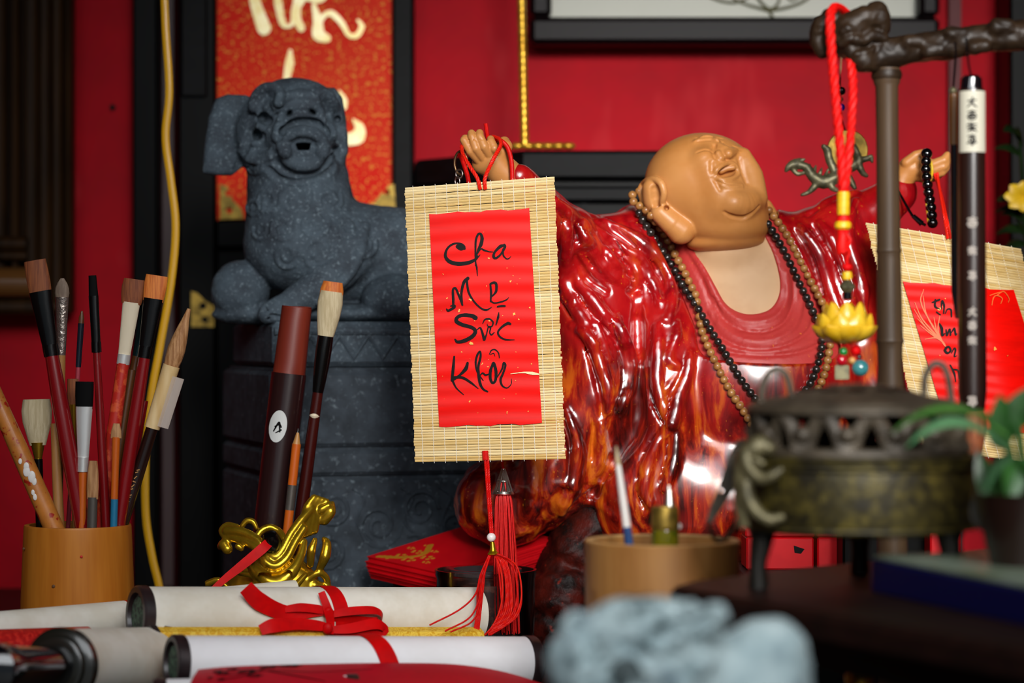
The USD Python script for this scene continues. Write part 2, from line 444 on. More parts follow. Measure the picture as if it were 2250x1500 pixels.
m_leaf = M('dark_leaf', '#0c1a08', 0.5, col2='#16280e', nscale=40, spec=0.1)
m_petal = M('yellow_petal', '#e0bd12', 0.5, col2='#c9a010', nscale=50)

def pbox(u0, u1, v0, v1, d0, d1, bevel=0.0):
    a, b = P(u0, v1, d0), P(u1, v0, d0)
    return box((a[0], d0, a[2]), (b[0], d1, b[2]), bevel)

# ---------------------------------------------------------------- the setting
WALL = 2.95
struct('floor', box((-1.6, -0.6, -0.06), (1.6, 3.05, 0.0)), m_floor)
struct('wall_back', box((-1.6, WALL, 0), (1.6, WALL + 0.1, 2.9)), m_wall)
struct('wall_left', box((-1.7, -0.6, 0), (-1.6, WALL + 0.1, 2.9)), m_plain)
struct('wall_right', box((1.6, -0.6, 0), (1.7, WALL + 0.1, 2.9)), m_plain)
struct('trim_1', box((-1.6, 1.14, 1.90), (1.6, 1.24, 2.9)), m_table)     # lintel over the shop front
struct('ceiling', box((-1.7, -0.6, 2.9), (1.7, WALL + 0.1, 3.0)), m_plain)

t = thing('display_table', 'long dark wooden table that everything stands on', 'table', (0, 1.95, 0))
part(t, 'tabletop', box((-1.3, 1.0, 0.705), (1.3, 2.945, TABLE), 0.004), m_table)
for x in (-1.2, 1.2):
    for y in (1.08, 2.86):
        part(t, 'leg', box((x - 0.035, y - 0.035, 0), (x + 0.035, y + 0.035, 0.705), 0.004), m_table)

# left: carved wooden panel hung on the wall
t = thing('carved_wood_panel', 'dark brown carved wooden panel with upright mouldings hung at the left edge', 'wood panel', P(60, 300, WALL))
part(t, 'panel_board', pbox(-260, 152, -420, 668, 2.915, WALL), m_wood)
for a, b, d in ((-20, 12, 2.895), (22, 40, 2.89), (52, 82, 2.9), (84, 110, 2.905), (112, 136, 2.9), (140, 156, 2.888)):
    part(t, 'moulding', pbox(a, b, -420, 668 if a < 140 else 690, d, 2.92, 0.004), m_wood)
part(t, 'bottom_rail', pbox(-260, 140, 655, 690, 2.87, 2.94, 0.006), m_wood)
part(t, 'rail_bead', tube([P(-260, 535, 2.89), P(60, 535, 2.89)], 0.009, 12), m_wood)
part(t, 'rail_bead', tube([P(-260, 562, 2.885), P(60, 562, 2.885)], 0.006, 12), m_wood)
part(t, 'round_rail', tube([P(-260, 620, 2.87), P(92, 620, 2.87)], 0.018, 20), M('polished_brown_wood', '#6a4420', 0.2, coat=0.8))

t = thing('black_post', 'narrow black lacquered post against the red wall left of the framed panel', 'post', P(318, 1295, 2.93))
part(t, 'shaft', pbox(291, 346, -300, 1292, 2.9, WALL, 0.003), m_lacq)
part(t, 'bead_strip', pbox(352, 386, -300, 1292, 2.925, WALL, 0.003), M('dark_red_lacquer', '#2b0508', 0.5))
single('wall_nail', lathe([(0, 0), (0.0035, 0), (0.0035, 0.003), (0.001, 0.004), (0.001, 0.012), (0, 0.012)], P(247, 235, WALL - 0.006), (0, 1, 0), 10), m_lacq, 'small dark nail in the red wall left of the black post', 'nail')

# the framed gold-on-red board behind the stone lion
t = thing('framed_board', 'black lacquered screen holding a gold-flecked red board with gilt brush lettering, behind the stone lion', 'screen', P(650, 1299, 2.91))
part(t, 'red_board', pbox(468, 868, -320, 492, 2.9, 2.93), m_board)
part(t, 'stile', pbox(392, 474, -330, 1296, 2.885, 2.94, 0.003), m_lacq)
part(t, 'stile', pbox(862, 908, -330, 1296, 2.885, 2.94, 0.003), m_lacqg)
part(t, 'stile_plate', pbox(398, 454, -330, 212, 2.878, 2.89, 0.002), m_lacqg)
part(t, 'bottom_rail', pbox(474, 862, 482, 545, 2.888, 2.94, 0.003), m_lacq)
part(t, 'lower_panel', pbox(474, 862, 540, 1296, 2.905, 2.935), m_lacq)
def bracket(pts, d, holes):
    g = sg.Polygon(pts)
    for u, v, r in holes: g = g.difference(sg.Point(u, v).buffer(r, 6))
    return ink([g], lambda q, h: np.array([P(a, b, d - x) for (a, b), x in zip(q, h)]), 0.003, 0.3)
part(t, 'brass_bracket', bracket([(866, 404), (852, 408), (846, 424), (838, 424), (830, 436), (820, 446), (808, 452), (806, 470), (870, 478)], 2.884, [(850, 421, 7), (812, 461, 7), (852, 463, 7)]), m_brass)
part(t, 'brass_bracket', bracket([(484, 404), (500, 410), (512, 440), (530, 458), (536, 480), (484, 482)], 2.898, [(502, 424, 7), (504, 462, 7)]), m_brass)
part(t, 'brass_hinge', bracket([(420, 640), (432, 643), (450, 660), (470, 672), (470, 718), (420, 718)], 2.884, [(446, 672, 8), (450, 702, 7)]), m_brass)
gs = [stroke([(552, -40), (562, 10), (580, 62)], [20, 24, 30]), stroke([(606, -30), (612, 10), (622, 52), (640, 58)], [10, 18, 14, 5]), stroke([(640, 56), (652, 20), (668, -10), (700, 2), (722, -12)], [8, 14, 26, 10, 7]),
      stroke([(655, -5), (650, 35), (662, 62)], [18, 22, 16]), stroke([(690, 12), (698, 45), (700, 75), (718, 84)], [10, 20, 28, 18]), stroke([(696, 58), (712, 34), (730, 30), (752, 52), (766, 76), (784, 78), (795, 58), (786, 44)], [14, 12, 14, 13, 10, 12, 12, 5]),
      stroke([(638, 112), (636, 140), (629, 176)], [8, 20, 14]), stroke([(746, 200), (756, 220), (757, 236)], [5, 14, 10]), stroke([(776, 262), (790, 280), (786, 300), (764, 306), (750, 300)], [4, 20, 32, 26, 12])]
ink_parts(t, 'gilt_letter', gs, lambda q, h: np.array([P(a, b, 2.9 - x) for (a, b), x in zip(q, h)]), 0.004, m_goldink, 0.3)

# black lacquer cabinet with stepped cornice behind the statue
def plan(off, u0=912, u1=1606):
    a, b, c, d = (P(u0, 0, 2.88), P(1150, 0, 2.735), P(1480, 0, 2.735), P(u1, 0, 2.88))
    return np.array([[a[0] - off, 2.94], [a[0] - off, a[1] - off * 0.6], [b[0] - off * 0.4, b[1] - off], [c[0] + off * 0.4, c[1] - off], [d[0] + off, d[1] - off * 0.6], [d[0] + off, 2.94]])
def zz(v): return P(0, v, 2.735)[2]
t = thing('lacquer_cabinet', 'black lacquer cabinet with a stepped cornice behind the laughing statue', 'cabinet', (P(1300, 0, 2.85)[0], 2.85, TABLE))
part(t, 'top_slab', prism(plan(0.0), zz(394), zz(330), 0.004), m_lacqg)
part(t, 'cornice_neck', prism(plan(-0.014), zz(410), zz(393)), m_lacq)
part(t, 'cornice_band', prism(plan(-0.006), zz(442), zz(408), 0.003), m_lacqg)
part(t, 'body', prism(plan(-0.02), TABLE, zz(441)), m_lacq)
fr = sg.Polygon([(1205, 434), (1290, 434), (1290, 560), (1205, 560)]).difference(sg.Polygon([(1219, 448), (1276, 448), (1276, 546), (1219, 546)]))
part(t, 'panel_moulding', ink([fr], lambda q, h: np.array([P(a, b, 2.756 - x) for (a, b), x in zip(q, h)]), 0.004), m_lacqg)

t = thing('gold_rod', 'thin upright gold rod with small joints standing on the black cabinet', 'rod', P(1152, 326, 2.8))
pr = [(0, 0)]
for i in range(60):
    z = i * 0.0085; pr += [(0.0048, z), (0.0053, z + 0.002), (0.0053, z + 0.0045), (0.0048, z + 0.0075)]
part(t, 'rod', lathe(pr + [(0, 0.52)], P(1153, 322, 2.79), (-0.022, 0, 1), 12), m_gold)
for i in range(6):
    part(t, 'foot_bead', ball(P(1138 + i * 22, 321, 2.79), 0.0055, 2, (1.6, 1, 0.75)), m_gold)

# framed picture at the top
t = thing('framed_picture', 'white lotus drawing in a dark frame hung high on the red wall', 'picture', P(1615, -200, 2.93))
m_frame = M('dark_frame', '#0e0608', 0.45, spec=0.15)
part(t, 'frame_rail', pbox(1164, 2066, 36, 96, 2.89, 2.945, 0.006), m_frame)
part(t, 'frame_rail', pbox(1164, 2066, -560, -500, 2.89, 2.945, 0.006), m_frame)
part(t, 'frame_stile', pbox(1164, 1212, -500, 36, 2.89, 2.945, 0.006), m_frame)
part(t, 'frame_stile', pbox(2022, 2066, -500, 36, 2.89, 2.945, 0.006), m_frame)
part(t, 'picture_sheet', pbox(1205, 2030, -505, 40, 2.925, 2.94), m_mat)
lo = [stroke([(1540, -20), (1560, 12), (1610, 26), (1650, 10), (1672, -20)], [6, 7, 6, 6, 5]), stroke([(1590, -20), (1610, 14), (1640, 30), (1690, 44)], [5, 6, 6, 8]),
      stroke([(1640, -30), (1660, 10), (1690, 40), (1712, 22), (1708, -20)], [6, 6, 8, 6, 5]), stroke([(1690, 44), (1740, 34), (1775, 16), (1800, -20)], [8, 7, 7, 6]), stroke([(1690, 44), (1700, 62)], [8, 6]), stroke([(1720, -20), (1735, 20), (1756, 10), (1762, -20)], [4, 5, 5, 4])]
part(t, 'ink_drawing', ink(lo, lambda q, h: np.array([P(a, b - 20, 2.9245 - x) for (a, b), x in zip(q, h)]), 0.0008), m_olive)

# right edge: dark post and an artificial plant with a yellow flower
t = thing('corner_post', 'black post at the right edge of the red wall', 'post', P(2255, 1295, 2.9))
part(t, 'shaft', pbox(2219, 2420, -300, 1295, 2.86, WALL, 0.003), m_lacq)
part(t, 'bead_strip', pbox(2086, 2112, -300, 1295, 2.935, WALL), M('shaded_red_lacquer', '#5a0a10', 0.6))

def leaf(base, tip, side, width, bend=(0, 0, 0), n=9, thick=0.0006, fold=0.25, mid=0.4):
    """a blade with a midrib fold, pointed at both ends"""
    base, tip, side, bend = (np.asarray(x, float) for x in (base, tip, side, bend))
    t = np.linspace(0, 1, n); c = base + (tip - base) * t[:, None] + bend * (4 * t * (1 - t))[:, None]
    w = width * 0.5 * np.sin(np.pi * t ** (math.log(0.5) / math.log(mid))) ** 0.8 + 0.0002
    ax = (tip - base) / np.linalg.norm(tip - base); side = side - ax * (side @ ax); side /= np.linalg.norm(side); nrm = np.cross(ax, side)
    row = []
    for k, h in ((-1, fold), (-0.5, fold * 0.4), (0, 0), (0.5, fold * 0.4), (1, fold)):
        row.append(c + side * (w * k)[:, None] + nrm * (w * h)[:, None])
    top = np.stack(row, 1); m = top.shape[1]
    v = np.vstack([top.reshape(-1, 3), (top - nrm * thick).reshape(-1, 3)])
    i, j = np.meshgrid(np.arange(n - 1), np.arange(m - 1), indexing='ij')
    q = np.stack([i * m + j, i * m + j + 1, (i + 1) * m + j + 1, (i + 1) * m + j], -1).reshape(-1, 4)
    return v, np.vstack([q[:, [0, 1, 2]], q[:, [0, 2, 3]], q[:, [2, 1, 0]] + n * m, q[:, [3, 2, 0]] + n * m])

rng = np.random.default_rng(5)
fr_ = Frame(2.72)
t = thing('artificial_plant', 'dark leafy plant with a yellow flower in the shade at the right edge', 'plant', P(2275, 1345, 2.72))
part(t, 'pot', lathe([(0, 0), (0.035, 0), (0.045, 0.07), (0.048, 0.075), (0.043, 0.075), (0.04, 0.065), (0, 0.065)], (P(2275, 0, 2.72)[0], 2.72, TABLE), sides=24), M('dark_pot', '#1a1310', 0.4))
part(t, 'stem', tube([P(2275, 1300, 2.72), P(2270, 800, 2.73), P(2248, 430, 2.71), P(2240, 300, 2.72)], [0.004, 0.003, 0.0025, 0.002], 6, n=5), m_leaf)
for i in range(22):
    v0 = 300 + rng.uniform(0, 420); u0 = 2246 + (v0 - 300) * 0.05; a = rng.uniform(-2.6, -0.4) if i % 2 else rng.uniform(2.0, 4.2)
    b = fr_(u0, v0); tipp = fr_(u0 + 70 * math.cos(a), v0 + 60 * math.sin(a) * rng.uniform(0.3, 1), rng.uniform(-30, 40))
    part(t, 'leaf', leaf(b, tipp, (0, 1, 0.6), 0.02, (0, -0.004, 0.008)), m_leaf)
fl = fr_(2246, 432, 45)
for i in range(8):
    a = i * 2 * math.pi / 8
    part(t, 'petal', leaf(fl, fl + np.array([0.022 * math.cos(a), -0.006, 0.022 * math.sin(a) * 0.8]), (math.sin(a), 0.3, -math.cos(a)), 0.017, (0, -0.003, 0)), m_petal)
# ---------------------------------------------------------------- stone lion on its pedestal
m_stone = M('grey_blue_stone', '#333a42', 0.78, col2='#4c5963', nscale=40, ramp=(0.3, 0.72), col3='#73828b', ramp3=(0.56, 0.8), n3scale=300, bump=0.6, bscale=380, spec=0.2)
m_stone_d = M('dark_carved_stone', '#2b3137', 0.8, col2='#424b54', nscale=45, ramp=(0.3, 0.7), col3='#66727a', ramp3=(0.6, 0.76), n3scale=150, bump=0.6, bscale=380, spec=0.2)
L = Frame(2.49)
fld = Field(L(425, 712, 175) - [0, 0.0, 0], L(1015, 160, -190) + [0, 0.0, 0], 0.0014)
s = L.s
def LC(pts, r, k=6, cut=False, n=0):
    fld.chain([L(*p) for p in pts], np.asarray(r, float) * s, k * s, cut, n)
def LE(c, r, k=10, deg=0, cut=False):
    fld.ell(L(*c), np.asarray(r, float)[[0, 2, 1]] * s, k * s, rotm([0, 1, 0], -deg), cut)
LE((642, 280, 20), (100, 106, 88))
LE((648, 225, 50), (88, 52, 60), 14)
LE((662, 315, 78), (74, 66, 62), 14)
LE((650, 365, 62), (88, 40, 58), 12)
LE((575, 300, 20), (58, 82, 60), 16)
LC([(655, 400, -10), (665, 520, 0)], [112, 128], 20)
LE((680, 545, 20), (140, 95, 110), 20)
LC([(740, 560, -30), (900, 570, -60), (990, 590, -60)], [120, 112, 105], 26)
LC([(775, 560, 60), (700, 630, 110), (640, 668, 122), (588, 688, 126)], [52, 40, 32, 22], 14)
LC([(588, 690, 126), (640, 690, 128)], [17, 22], 8)
LE((528, 640, 20), (64, 68, 62), 10)
LE((560, 690, 10), (95, 26, 60), 8)
LE((870, 655, 60), (75, 52, 60), 14)
LE((760, 690, -20), (240, 26, 120), 8)
# ears
fld.slab([(443, 380), (449, 320), (459, 255), (474, 218), (500, 207), (540, 209), (572, 225), (566, 300), (540, 360), (508, 386), (470, 384)], L.D - 30 * s, L.D + 22 * s, 12 * s, False, 14 * s)
fld.slab([(700, 192), (735, 192), (752, 214), (760, 260), (766, 330), (756, 356), (730, 372), (706, 340), (690, 260)], L.D - 36 * s, L.D + 22 * s, 12 * s, False, 14 * s)
def sink(f, pts, r, proud, sc): return f.on(pts, (proud - r) * sc)
def ridge(pts, r, proud, k=4, n=4, f=None, sc=None, cut=False):
    f = f or fld; sc = sc or s
    q = catmull(pts, n) if n and len(pts) > 2 else np.asarray(pts, float)
    rr = np.interp(np.linspace(0, 1, len(q)), np.linspace(0, 1, len(np.atleast_1d(r))), np.atleast_1d(r))
    out = []
    for (u, v), a in zip(q, rr):
        d = f.front(u, v)
        out.append(None if d is None else P(u, v, d - ((0 if cut else min(proud, 1.15 * a) - a) * sc)))
    f.segments([(out[i], out[i + 1], rr[i] * sc, rr[i + 1] * sc) for i in range(len(q) - 1) if out[i] is not None and out[i + 1] is not None], k * sc, cut)
# face: brows, nose, lips, mouth
ridge([(568, 262), (572, 222), (592, 200), (612, 208), (618, 230)], 15, 13)
ridge([(585, 236), (600, 226), (608, 240), (596, 250)], 10, 8)
ridge([(700, 205), (722, 212), (738, 240), (742, 262)], 13, 10)
ridge([(612, 224), (640, 212), (672, 210), (700, 220)], 13, 10)
for c in ((583, 262, 14), (566, 298, 17)):
    ridge([(c[0] - 3, c[1]), (c[0] + 3, c[1] + 2)], c[2], 0, 5, 0, cut=True)
ridge([(612, 300), (618, 276), (632, 260), (660, 251), (696, 256), (716, 274), (726, 300)], 16, 15)
ridge([(536, 322), (556, 338), (584, 342), (604, 332)], 11, 9)
ridge([(552, 282), (560, 276), (574, 280), (582, 296), (574, 312), (556, 316)], 7, 6)
ridge([(622, 322), (632, 300), (662, 290), (696, 298), (712, 322)], 15, 17)
ridge([(626, 334), (640, 356), (664, 362), (690, 358), (708, 336)], 15, 16)
fld.slab([(648, 314), (684, 314), (680, 330), (654, 330)], L.D - 190 * s, L.D - 90 * s, 2 * s, True)
ridge([(626, 284), (650, 272), (690, 272), (712, 288)], 8, 0, 5, cut=True)
for c in ((632, 247), (688, 243)):
    ridge([(c[0] - 2, c[1]), (c[0] + 2, c[1] + 1)], 9.5, 0, 2, 0, cut=True)
ridge([(590, 372), (620, 396), (655, 400), (700, 392), (735, 366)], 8, 0, 5, cut=True)
for c, r in (((560, 365), 18), ((742, 330), 17), ((540, 350), 14)):
    ridge([(c[0] + r * math.cos(a) * (1 - a / 14), c[1] + r * math.sin(a) * (1 - a / 14)) for a in np.linspace(0, 9, 16)], 5, 4, 2, 2)
# chest curls
for c, r in (((648, 436), 34), ((722, 440), 28), ((590, 440), 28), ((690, 492), 32), ((620, 500), 30), ((760, 505), 30), ((575, 505), 24), ((700, 555), 40), ((630, 560), 30), ((800, 540), 26), ((560, 455), 20)):
    ridge([(c[0] + r * math.cos(a) * (1 - a / 13), c[1] + r * math.sin(a) * (1 - a / 13)) for a in np.linspace(-0.4, 9, 18)], 6, 4, 3, 2)
ridge([(800, 500), (790, 560), (760, 610), (700, 660)], 12, 7)
for q in (-10, 6, 20): ridge([(575 + q * 0.6, 676 + q * 0.3), (600 + q, 700)], 3.5, 0, 2, 0, cut=True)
fld.wrinkle(2.0 * s, 130, seed=3)
def pit(u, v, r, deep, k=2, f=None, sc=None):
    f = f or fld; sc = sc or s; d = f.front(u, v)
    if d is not None: f.cone(P(u, v, d - 2 * sc), P(u, v, d + deep * sc), r * sc, r * 0.7 * sc, k * sc, True)
ridge([(708, 214), (722, 250), (732, 300), (742, 345)], [6, 9, 10, 8], 0, 6, cut=True)
ridge([(545, 232), (556, 262), (540, 320), (520, 372)], [6, 9, 10, 8], 0, 6, cut=True)
pit(632, 246, 10, 26); pit(689, 243, 9.5, 26); pit(566, 296, 13, 22, 5); pit(577, 258, 12, 14, 6); pit(742, 262, 9, 14, 4)
pit(668, 318, 12, 40); pit(656, 321, 9, 40); pit(679, 321, 9, 40)
ridge([(556, 244), (560, 214), (580, 194), (604, 192), (616, 206), (612, 226)], 11, 11)
ridge([(530, 330), (546, 350), (576, 354), (602, 342)], 8, 9)
ridge([(616, 262), (626, 240), (640, 232), (664, 230), (690, 232), (704, 246)], 9, 9)
ridge([(622, 286), (648, 268), (690, 268), (716, 292)], 7, 0, 4, cut=True)
ridge([(596, 330), (612, 362), (650, 384), (700, 378), (728, 344)], 7, 0, 5, cut=True)
ridge([(614, 304), (624, 286), (646, 274), (690, 272), (712, 284), (722, 302)], [6, 10, 12, 12, 10, 6], 0, 5, cut=True)
ridge([(640, 302), (652, 294), (680, 294), (698, 304)], 7, 6)
t = thing('stone_lion', 'dark grey-blue stone guardian lion lying with raised head and open mouth on the carved pedestal', 'stone lion', L(720, 705))
part(t, 'body', fld.mesh(1), m_stone, smooth=True)

# pedestal: turned so that its corner points at us
cx = P(592, 0, 2.405)
TH = math.radians(-17)
def ped(w, dpt, off, z0, z1, bev=0.004):
    return box((cx[0] + off, cx[1] + off, z0), (cx[0] + w - off, cx[1] + dpt - off, z1), bev, -TH, cx)
def zp(v): return P(0, v, 2.405)[2]
part(t, 'plinth', ped(0.23, 0.23, 0.0045, zp(806), zp(706), 0.005), m_stone)
def facept(a, z, h=0.0):
    """point on the pedestal's long face: a metres along from the near corner"""
    c, s_ = math.cos(-TH), math.sin(-TH)
    q = np.array([a, -h]); return np.array([cx[0] + q[0] * c - q[1] * s_, cx[1] + q[0] * s_ + q[1] * c, z])
def sidept(b, z, h=0.0):
    c, s_ = math.cos(-TH), math.sin(-TH)
    q = np.array([-h, b]); return np.array([cx[0] + q[0] * c - q[1] * s_, cx[1] + q[0] * s_ + q[1] * c, z])
zg = []
for i in range(7):
    a = 0.012 + i * 0.03
    zg += [(a, zp(738)), (a + 0.015, zp(786))]
part(t, 'carved_zigzag', tube([facept(a, z, -0.0065) for a, z in zg], 0.0045, 8), m_stone)
part(t, 'carved_band', tube([facept(0.006, zp(728), -0.0055), facept(0.216, zp(728), -0.0055)], 0.004, 8), m_stone)

t = thing('stone_pedestal', 'square carved dark stone pedestal under the guardian lion', 'pedestal', (cx[0] + 0.1, cx[1] + 0.1, TABLE))
courses = [(816, 984), (990, 1048), (1054, 1420)]
for i, (a, b) in enumerate(courses):
    z0 = TABLE if i == 2 else zp(b)
    part(t, 'stone_course', ped(0.262, 0.262, 0.0, z0, zp(a), 0.004), m_stone_d)
part(t, 'joint_core', ped(0.262, 0.262, 0.006, TABLE + 0.01, zp(808), 0.002), m_stone_d)
sw = []
def spiral(a0, v0, r, turns, hand=1, face=facept, ph=0):
    q = []
    for x in np.linspace(0, turns * 2 * math.pi, int(14 * turns)):
        rr = r * (1 - 0.8 * x / (turns * 2 * math.pi)); q.append(face(a0 + rr * math.cos(x * hand + ph), zp(v0) + rr * math.sin(x * hand + ph), -0.0008))
    return tube(q, 0.0028, 6)
for a0, v0, r, hd, ph in ((0.066, 1120, 0.02, 1, 2), (0.112, 1160, 0.024, -1, 0), (0.03, 1165, 0.017, -1, 1), (0.155, 1125, 0.02, 1, 0), (0.19, 1165, 0.018, 1, 3), (0.06, 1215, 0.018, 1, 4), (0.15, 1225, 0.02, -1, 2)):
    sw.append(spiral(a0, v0, r, 1.8, hd, ph=ph))
for a0, v0, r in ((0.03, 1115, 0.016), (0.065, 1180, 0.018)):
    sw.append(spiral(a0, v0, r, 1.7, 1, sidept))
for a in (0.085, 0.135, 0.175):
    sw.append(tube([facept(a, zp(1075), -0.001), facept(a + 0.012, zp(1100), -0.001), facept(a + 0.004, zp(1150), -0.001), facept(a + 0.02, zp(1190), -0.001)], 0.0026, 6, n=6))
part(t, 'carved_clouds', join(*sw), m_stone_d)
# ---------------------------------------------------------------- laughing monk statue
def robe_material():
    n, l = {'g': ('geometry', {}), 'p': ('principled_bsdf', {'roughness': 0.22, 'coat_weight': 1.0, 'coat_ior': 1.58, 'coat_roughness': 0.2, 'specular_ior_level': 0.5})}, []
    def noise(k, sc, st, det, dist):
        n['m' + k] = ('mapping', {'scale': tuple(sc * a for a in st)}); n['n' + k] = ('noise_texture', {'scale': 1.0, 'detail': det, 'roughness': 0.62, 'distortion': dist})
        l.extend([('g.position', f'm{k}.vector'), (f'm{k}.vector', f'n{k}.vector')])
    noise('a', 34.0, (1, 1, 0.32), 5.0, 0.6); noise('b', 55.0, (1, 1, 0.22), 6.0, 0.8); noise('c', 420.0, (1, 1, 0.6), 2.0, 0.0); noise('d', 14.0, (1, 1, 1), 3.0, 0.0); noise('e', 60.0, (1, 1, 0.6), 3.0, 0.0)
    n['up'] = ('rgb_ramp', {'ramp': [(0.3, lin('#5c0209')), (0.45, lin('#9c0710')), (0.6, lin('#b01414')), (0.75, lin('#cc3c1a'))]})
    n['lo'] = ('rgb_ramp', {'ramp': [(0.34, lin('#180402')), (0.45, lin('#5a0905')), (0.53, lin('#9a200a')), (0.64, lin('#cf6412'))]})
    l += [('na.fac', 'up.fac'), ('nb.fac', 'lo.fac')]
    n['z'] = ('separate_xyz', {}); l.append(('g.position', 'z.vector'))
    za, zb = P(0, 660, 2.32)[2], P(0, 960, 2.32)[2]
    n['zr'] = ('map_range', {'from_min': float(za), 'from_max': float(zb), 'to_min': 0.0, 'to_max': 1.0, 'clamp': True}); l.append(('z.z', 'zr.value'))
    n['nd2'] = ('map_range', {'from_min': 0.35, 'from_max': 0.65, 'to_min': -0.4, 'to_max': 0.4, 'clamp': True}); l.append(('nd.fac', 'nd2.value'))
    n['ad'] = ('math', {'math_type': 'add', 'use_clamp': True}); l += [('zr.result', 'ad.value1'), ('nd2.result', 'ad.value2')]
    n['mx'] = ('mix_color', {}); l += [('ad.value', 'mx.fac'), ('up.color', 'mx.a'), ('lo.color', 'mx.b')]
    n['fl'] = ('map_range', {'from_min': 0.66, 'from_max': 0.72, 'to_min': 0.0, 'to_max': 0.8, 'clamp': True}); l.append(('nc.fac', 'fl.value'))
    n['em'] = ('map_range', {'from_min': 0.5, 'from_max': 0.6, 'to_min': 0.0, 'to_max': 1.0, 'clamp': True}); l.append(('ne.fac', 'em.value'))
    n['fm'] = ('math', {'math_type': 'multiply'}); l += [('fl.result', 'fm.value1'), ('em.result', 'fm.value2')]
    n['m2'] = ('mix_color', {'b': lin('#e08a1e')}); l += [('fm.value', 'm2.fac'), ('mx.result', 'm2.a'), ('m2.result', 'p.base_color')]
    return usdkit.material(stage, '/World/Looks/red_glaze', n, l, surface='p.BSDF')
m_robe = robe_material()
m_skin = M('ochre_skin_paint', '#b9773a', 0.4, col2='#c68a50', nscale=14, ramp=(0.35, 0.68), spec=0.4)
m_chest = M('pale_skin_paint', '#cfa67c', 0.6, col2='#c79c72', nscale=20)
m_shirt = M('coral_red_cloth_paint', (0.44, 0.030, 0.028), 0.42, spec=0.3, col2=(0.5, 0.048, 0.042), nscale=20, ramp=(0.35, 0.7), col3='#d9702f', ramp3=(0.7, 0.76), n3scale=260, bump=0.12, bscale=700)
m_rock = M('dark_root', '#120604', 0.5, spec=0.15, col2='#4a1007', nscale=45, ramp=(0.4, 0.65), bump=0.8, bscale=260, col3='#6a1a0c', ramp3=(0.64, 0.75), n3scale=120)
m_bead_t = M('tan_wood_beads', '#a9773f', 0.4, col2='#8a5a2c', nscale=120, coat=0.2)
m_bead_b = M('black_beads', '#191513', 0.25, col2='#2b2420', nscale=150, coat=0.3)

S = Frame(2.36); s = S.s
T = Field(S(990, 1200, 175), S(2030, 400, -130), 0.0018)
def add(f, c, r, k=14, deg=0, cut=False): f.ell(S(*c), np.asarray(r, float)[[0, 2, 1]] * s, k * s, rotm([0, 1, 0], -deg), cut)
def con(f, pts, r, k=14, n=0, cut=False): f.chain([S(*p) for p in pts], np.asarray(r, float) * s, k * s, cut, n)
add(T, (1632, 640, 0), (178, 185, 112))
add(T, (1655, 850, 25), (225, 205, 140), 40)
chest = Field(S(1440, 740, 160), S(1770, 430, -20), 0.0018)
add(chest, (1632, 640, -7), (178, 185, 112)); add(chest, (1655, 850, 18), (225, 205, 140), 40)
add(chest, (1600, 545, 70), (60, 40, 40), 30)

R = Field(S(985, 1265, 350), S(2035, 370, -150), 0.0018)
R.val = np.full(R.n, 1.0, np.float32)
add(R, (1632, 640, 4), (190, 196, 118)); add(R, (1655, 850, 34), (236, 216, 148), 40)
con(R, [(1425, 545, 0), (1300, 560, 40), (1225, 500, 150), (1165, 425, 250), (1140, 392, 280)], [88, 84, 56, 34, 27], 24)
con(R, [(1480, 500, -20), (1400, 510, -20)], [60, 62], 20)
con(R, [(1305, 590, 45), (1310, 850, 55), (1205, 1040, 50)], [92, 112, 100], 40)
add(R, (1112, 1100, 45), (106, 94, 80), 40)
add(R, (1465, 900, 75), (90, 250, 100), 30)
add(R, (1445, 1070, 60), (150, 170, 110), 40); add(R, (1580, 1090, 70), (190, 150, 120), 40); add(R, (1740, 1080, 40), (190, 160, 120), 40)
con(R, [(1770, 540, -10), (1880, 490, -25), (1975, 425, -40)], [76, 62, 38], 24)
con(R, [(1850, 570, -20), (1890, 860, -10), (1900, 1050, -10)], [92, 100, 100], 30)
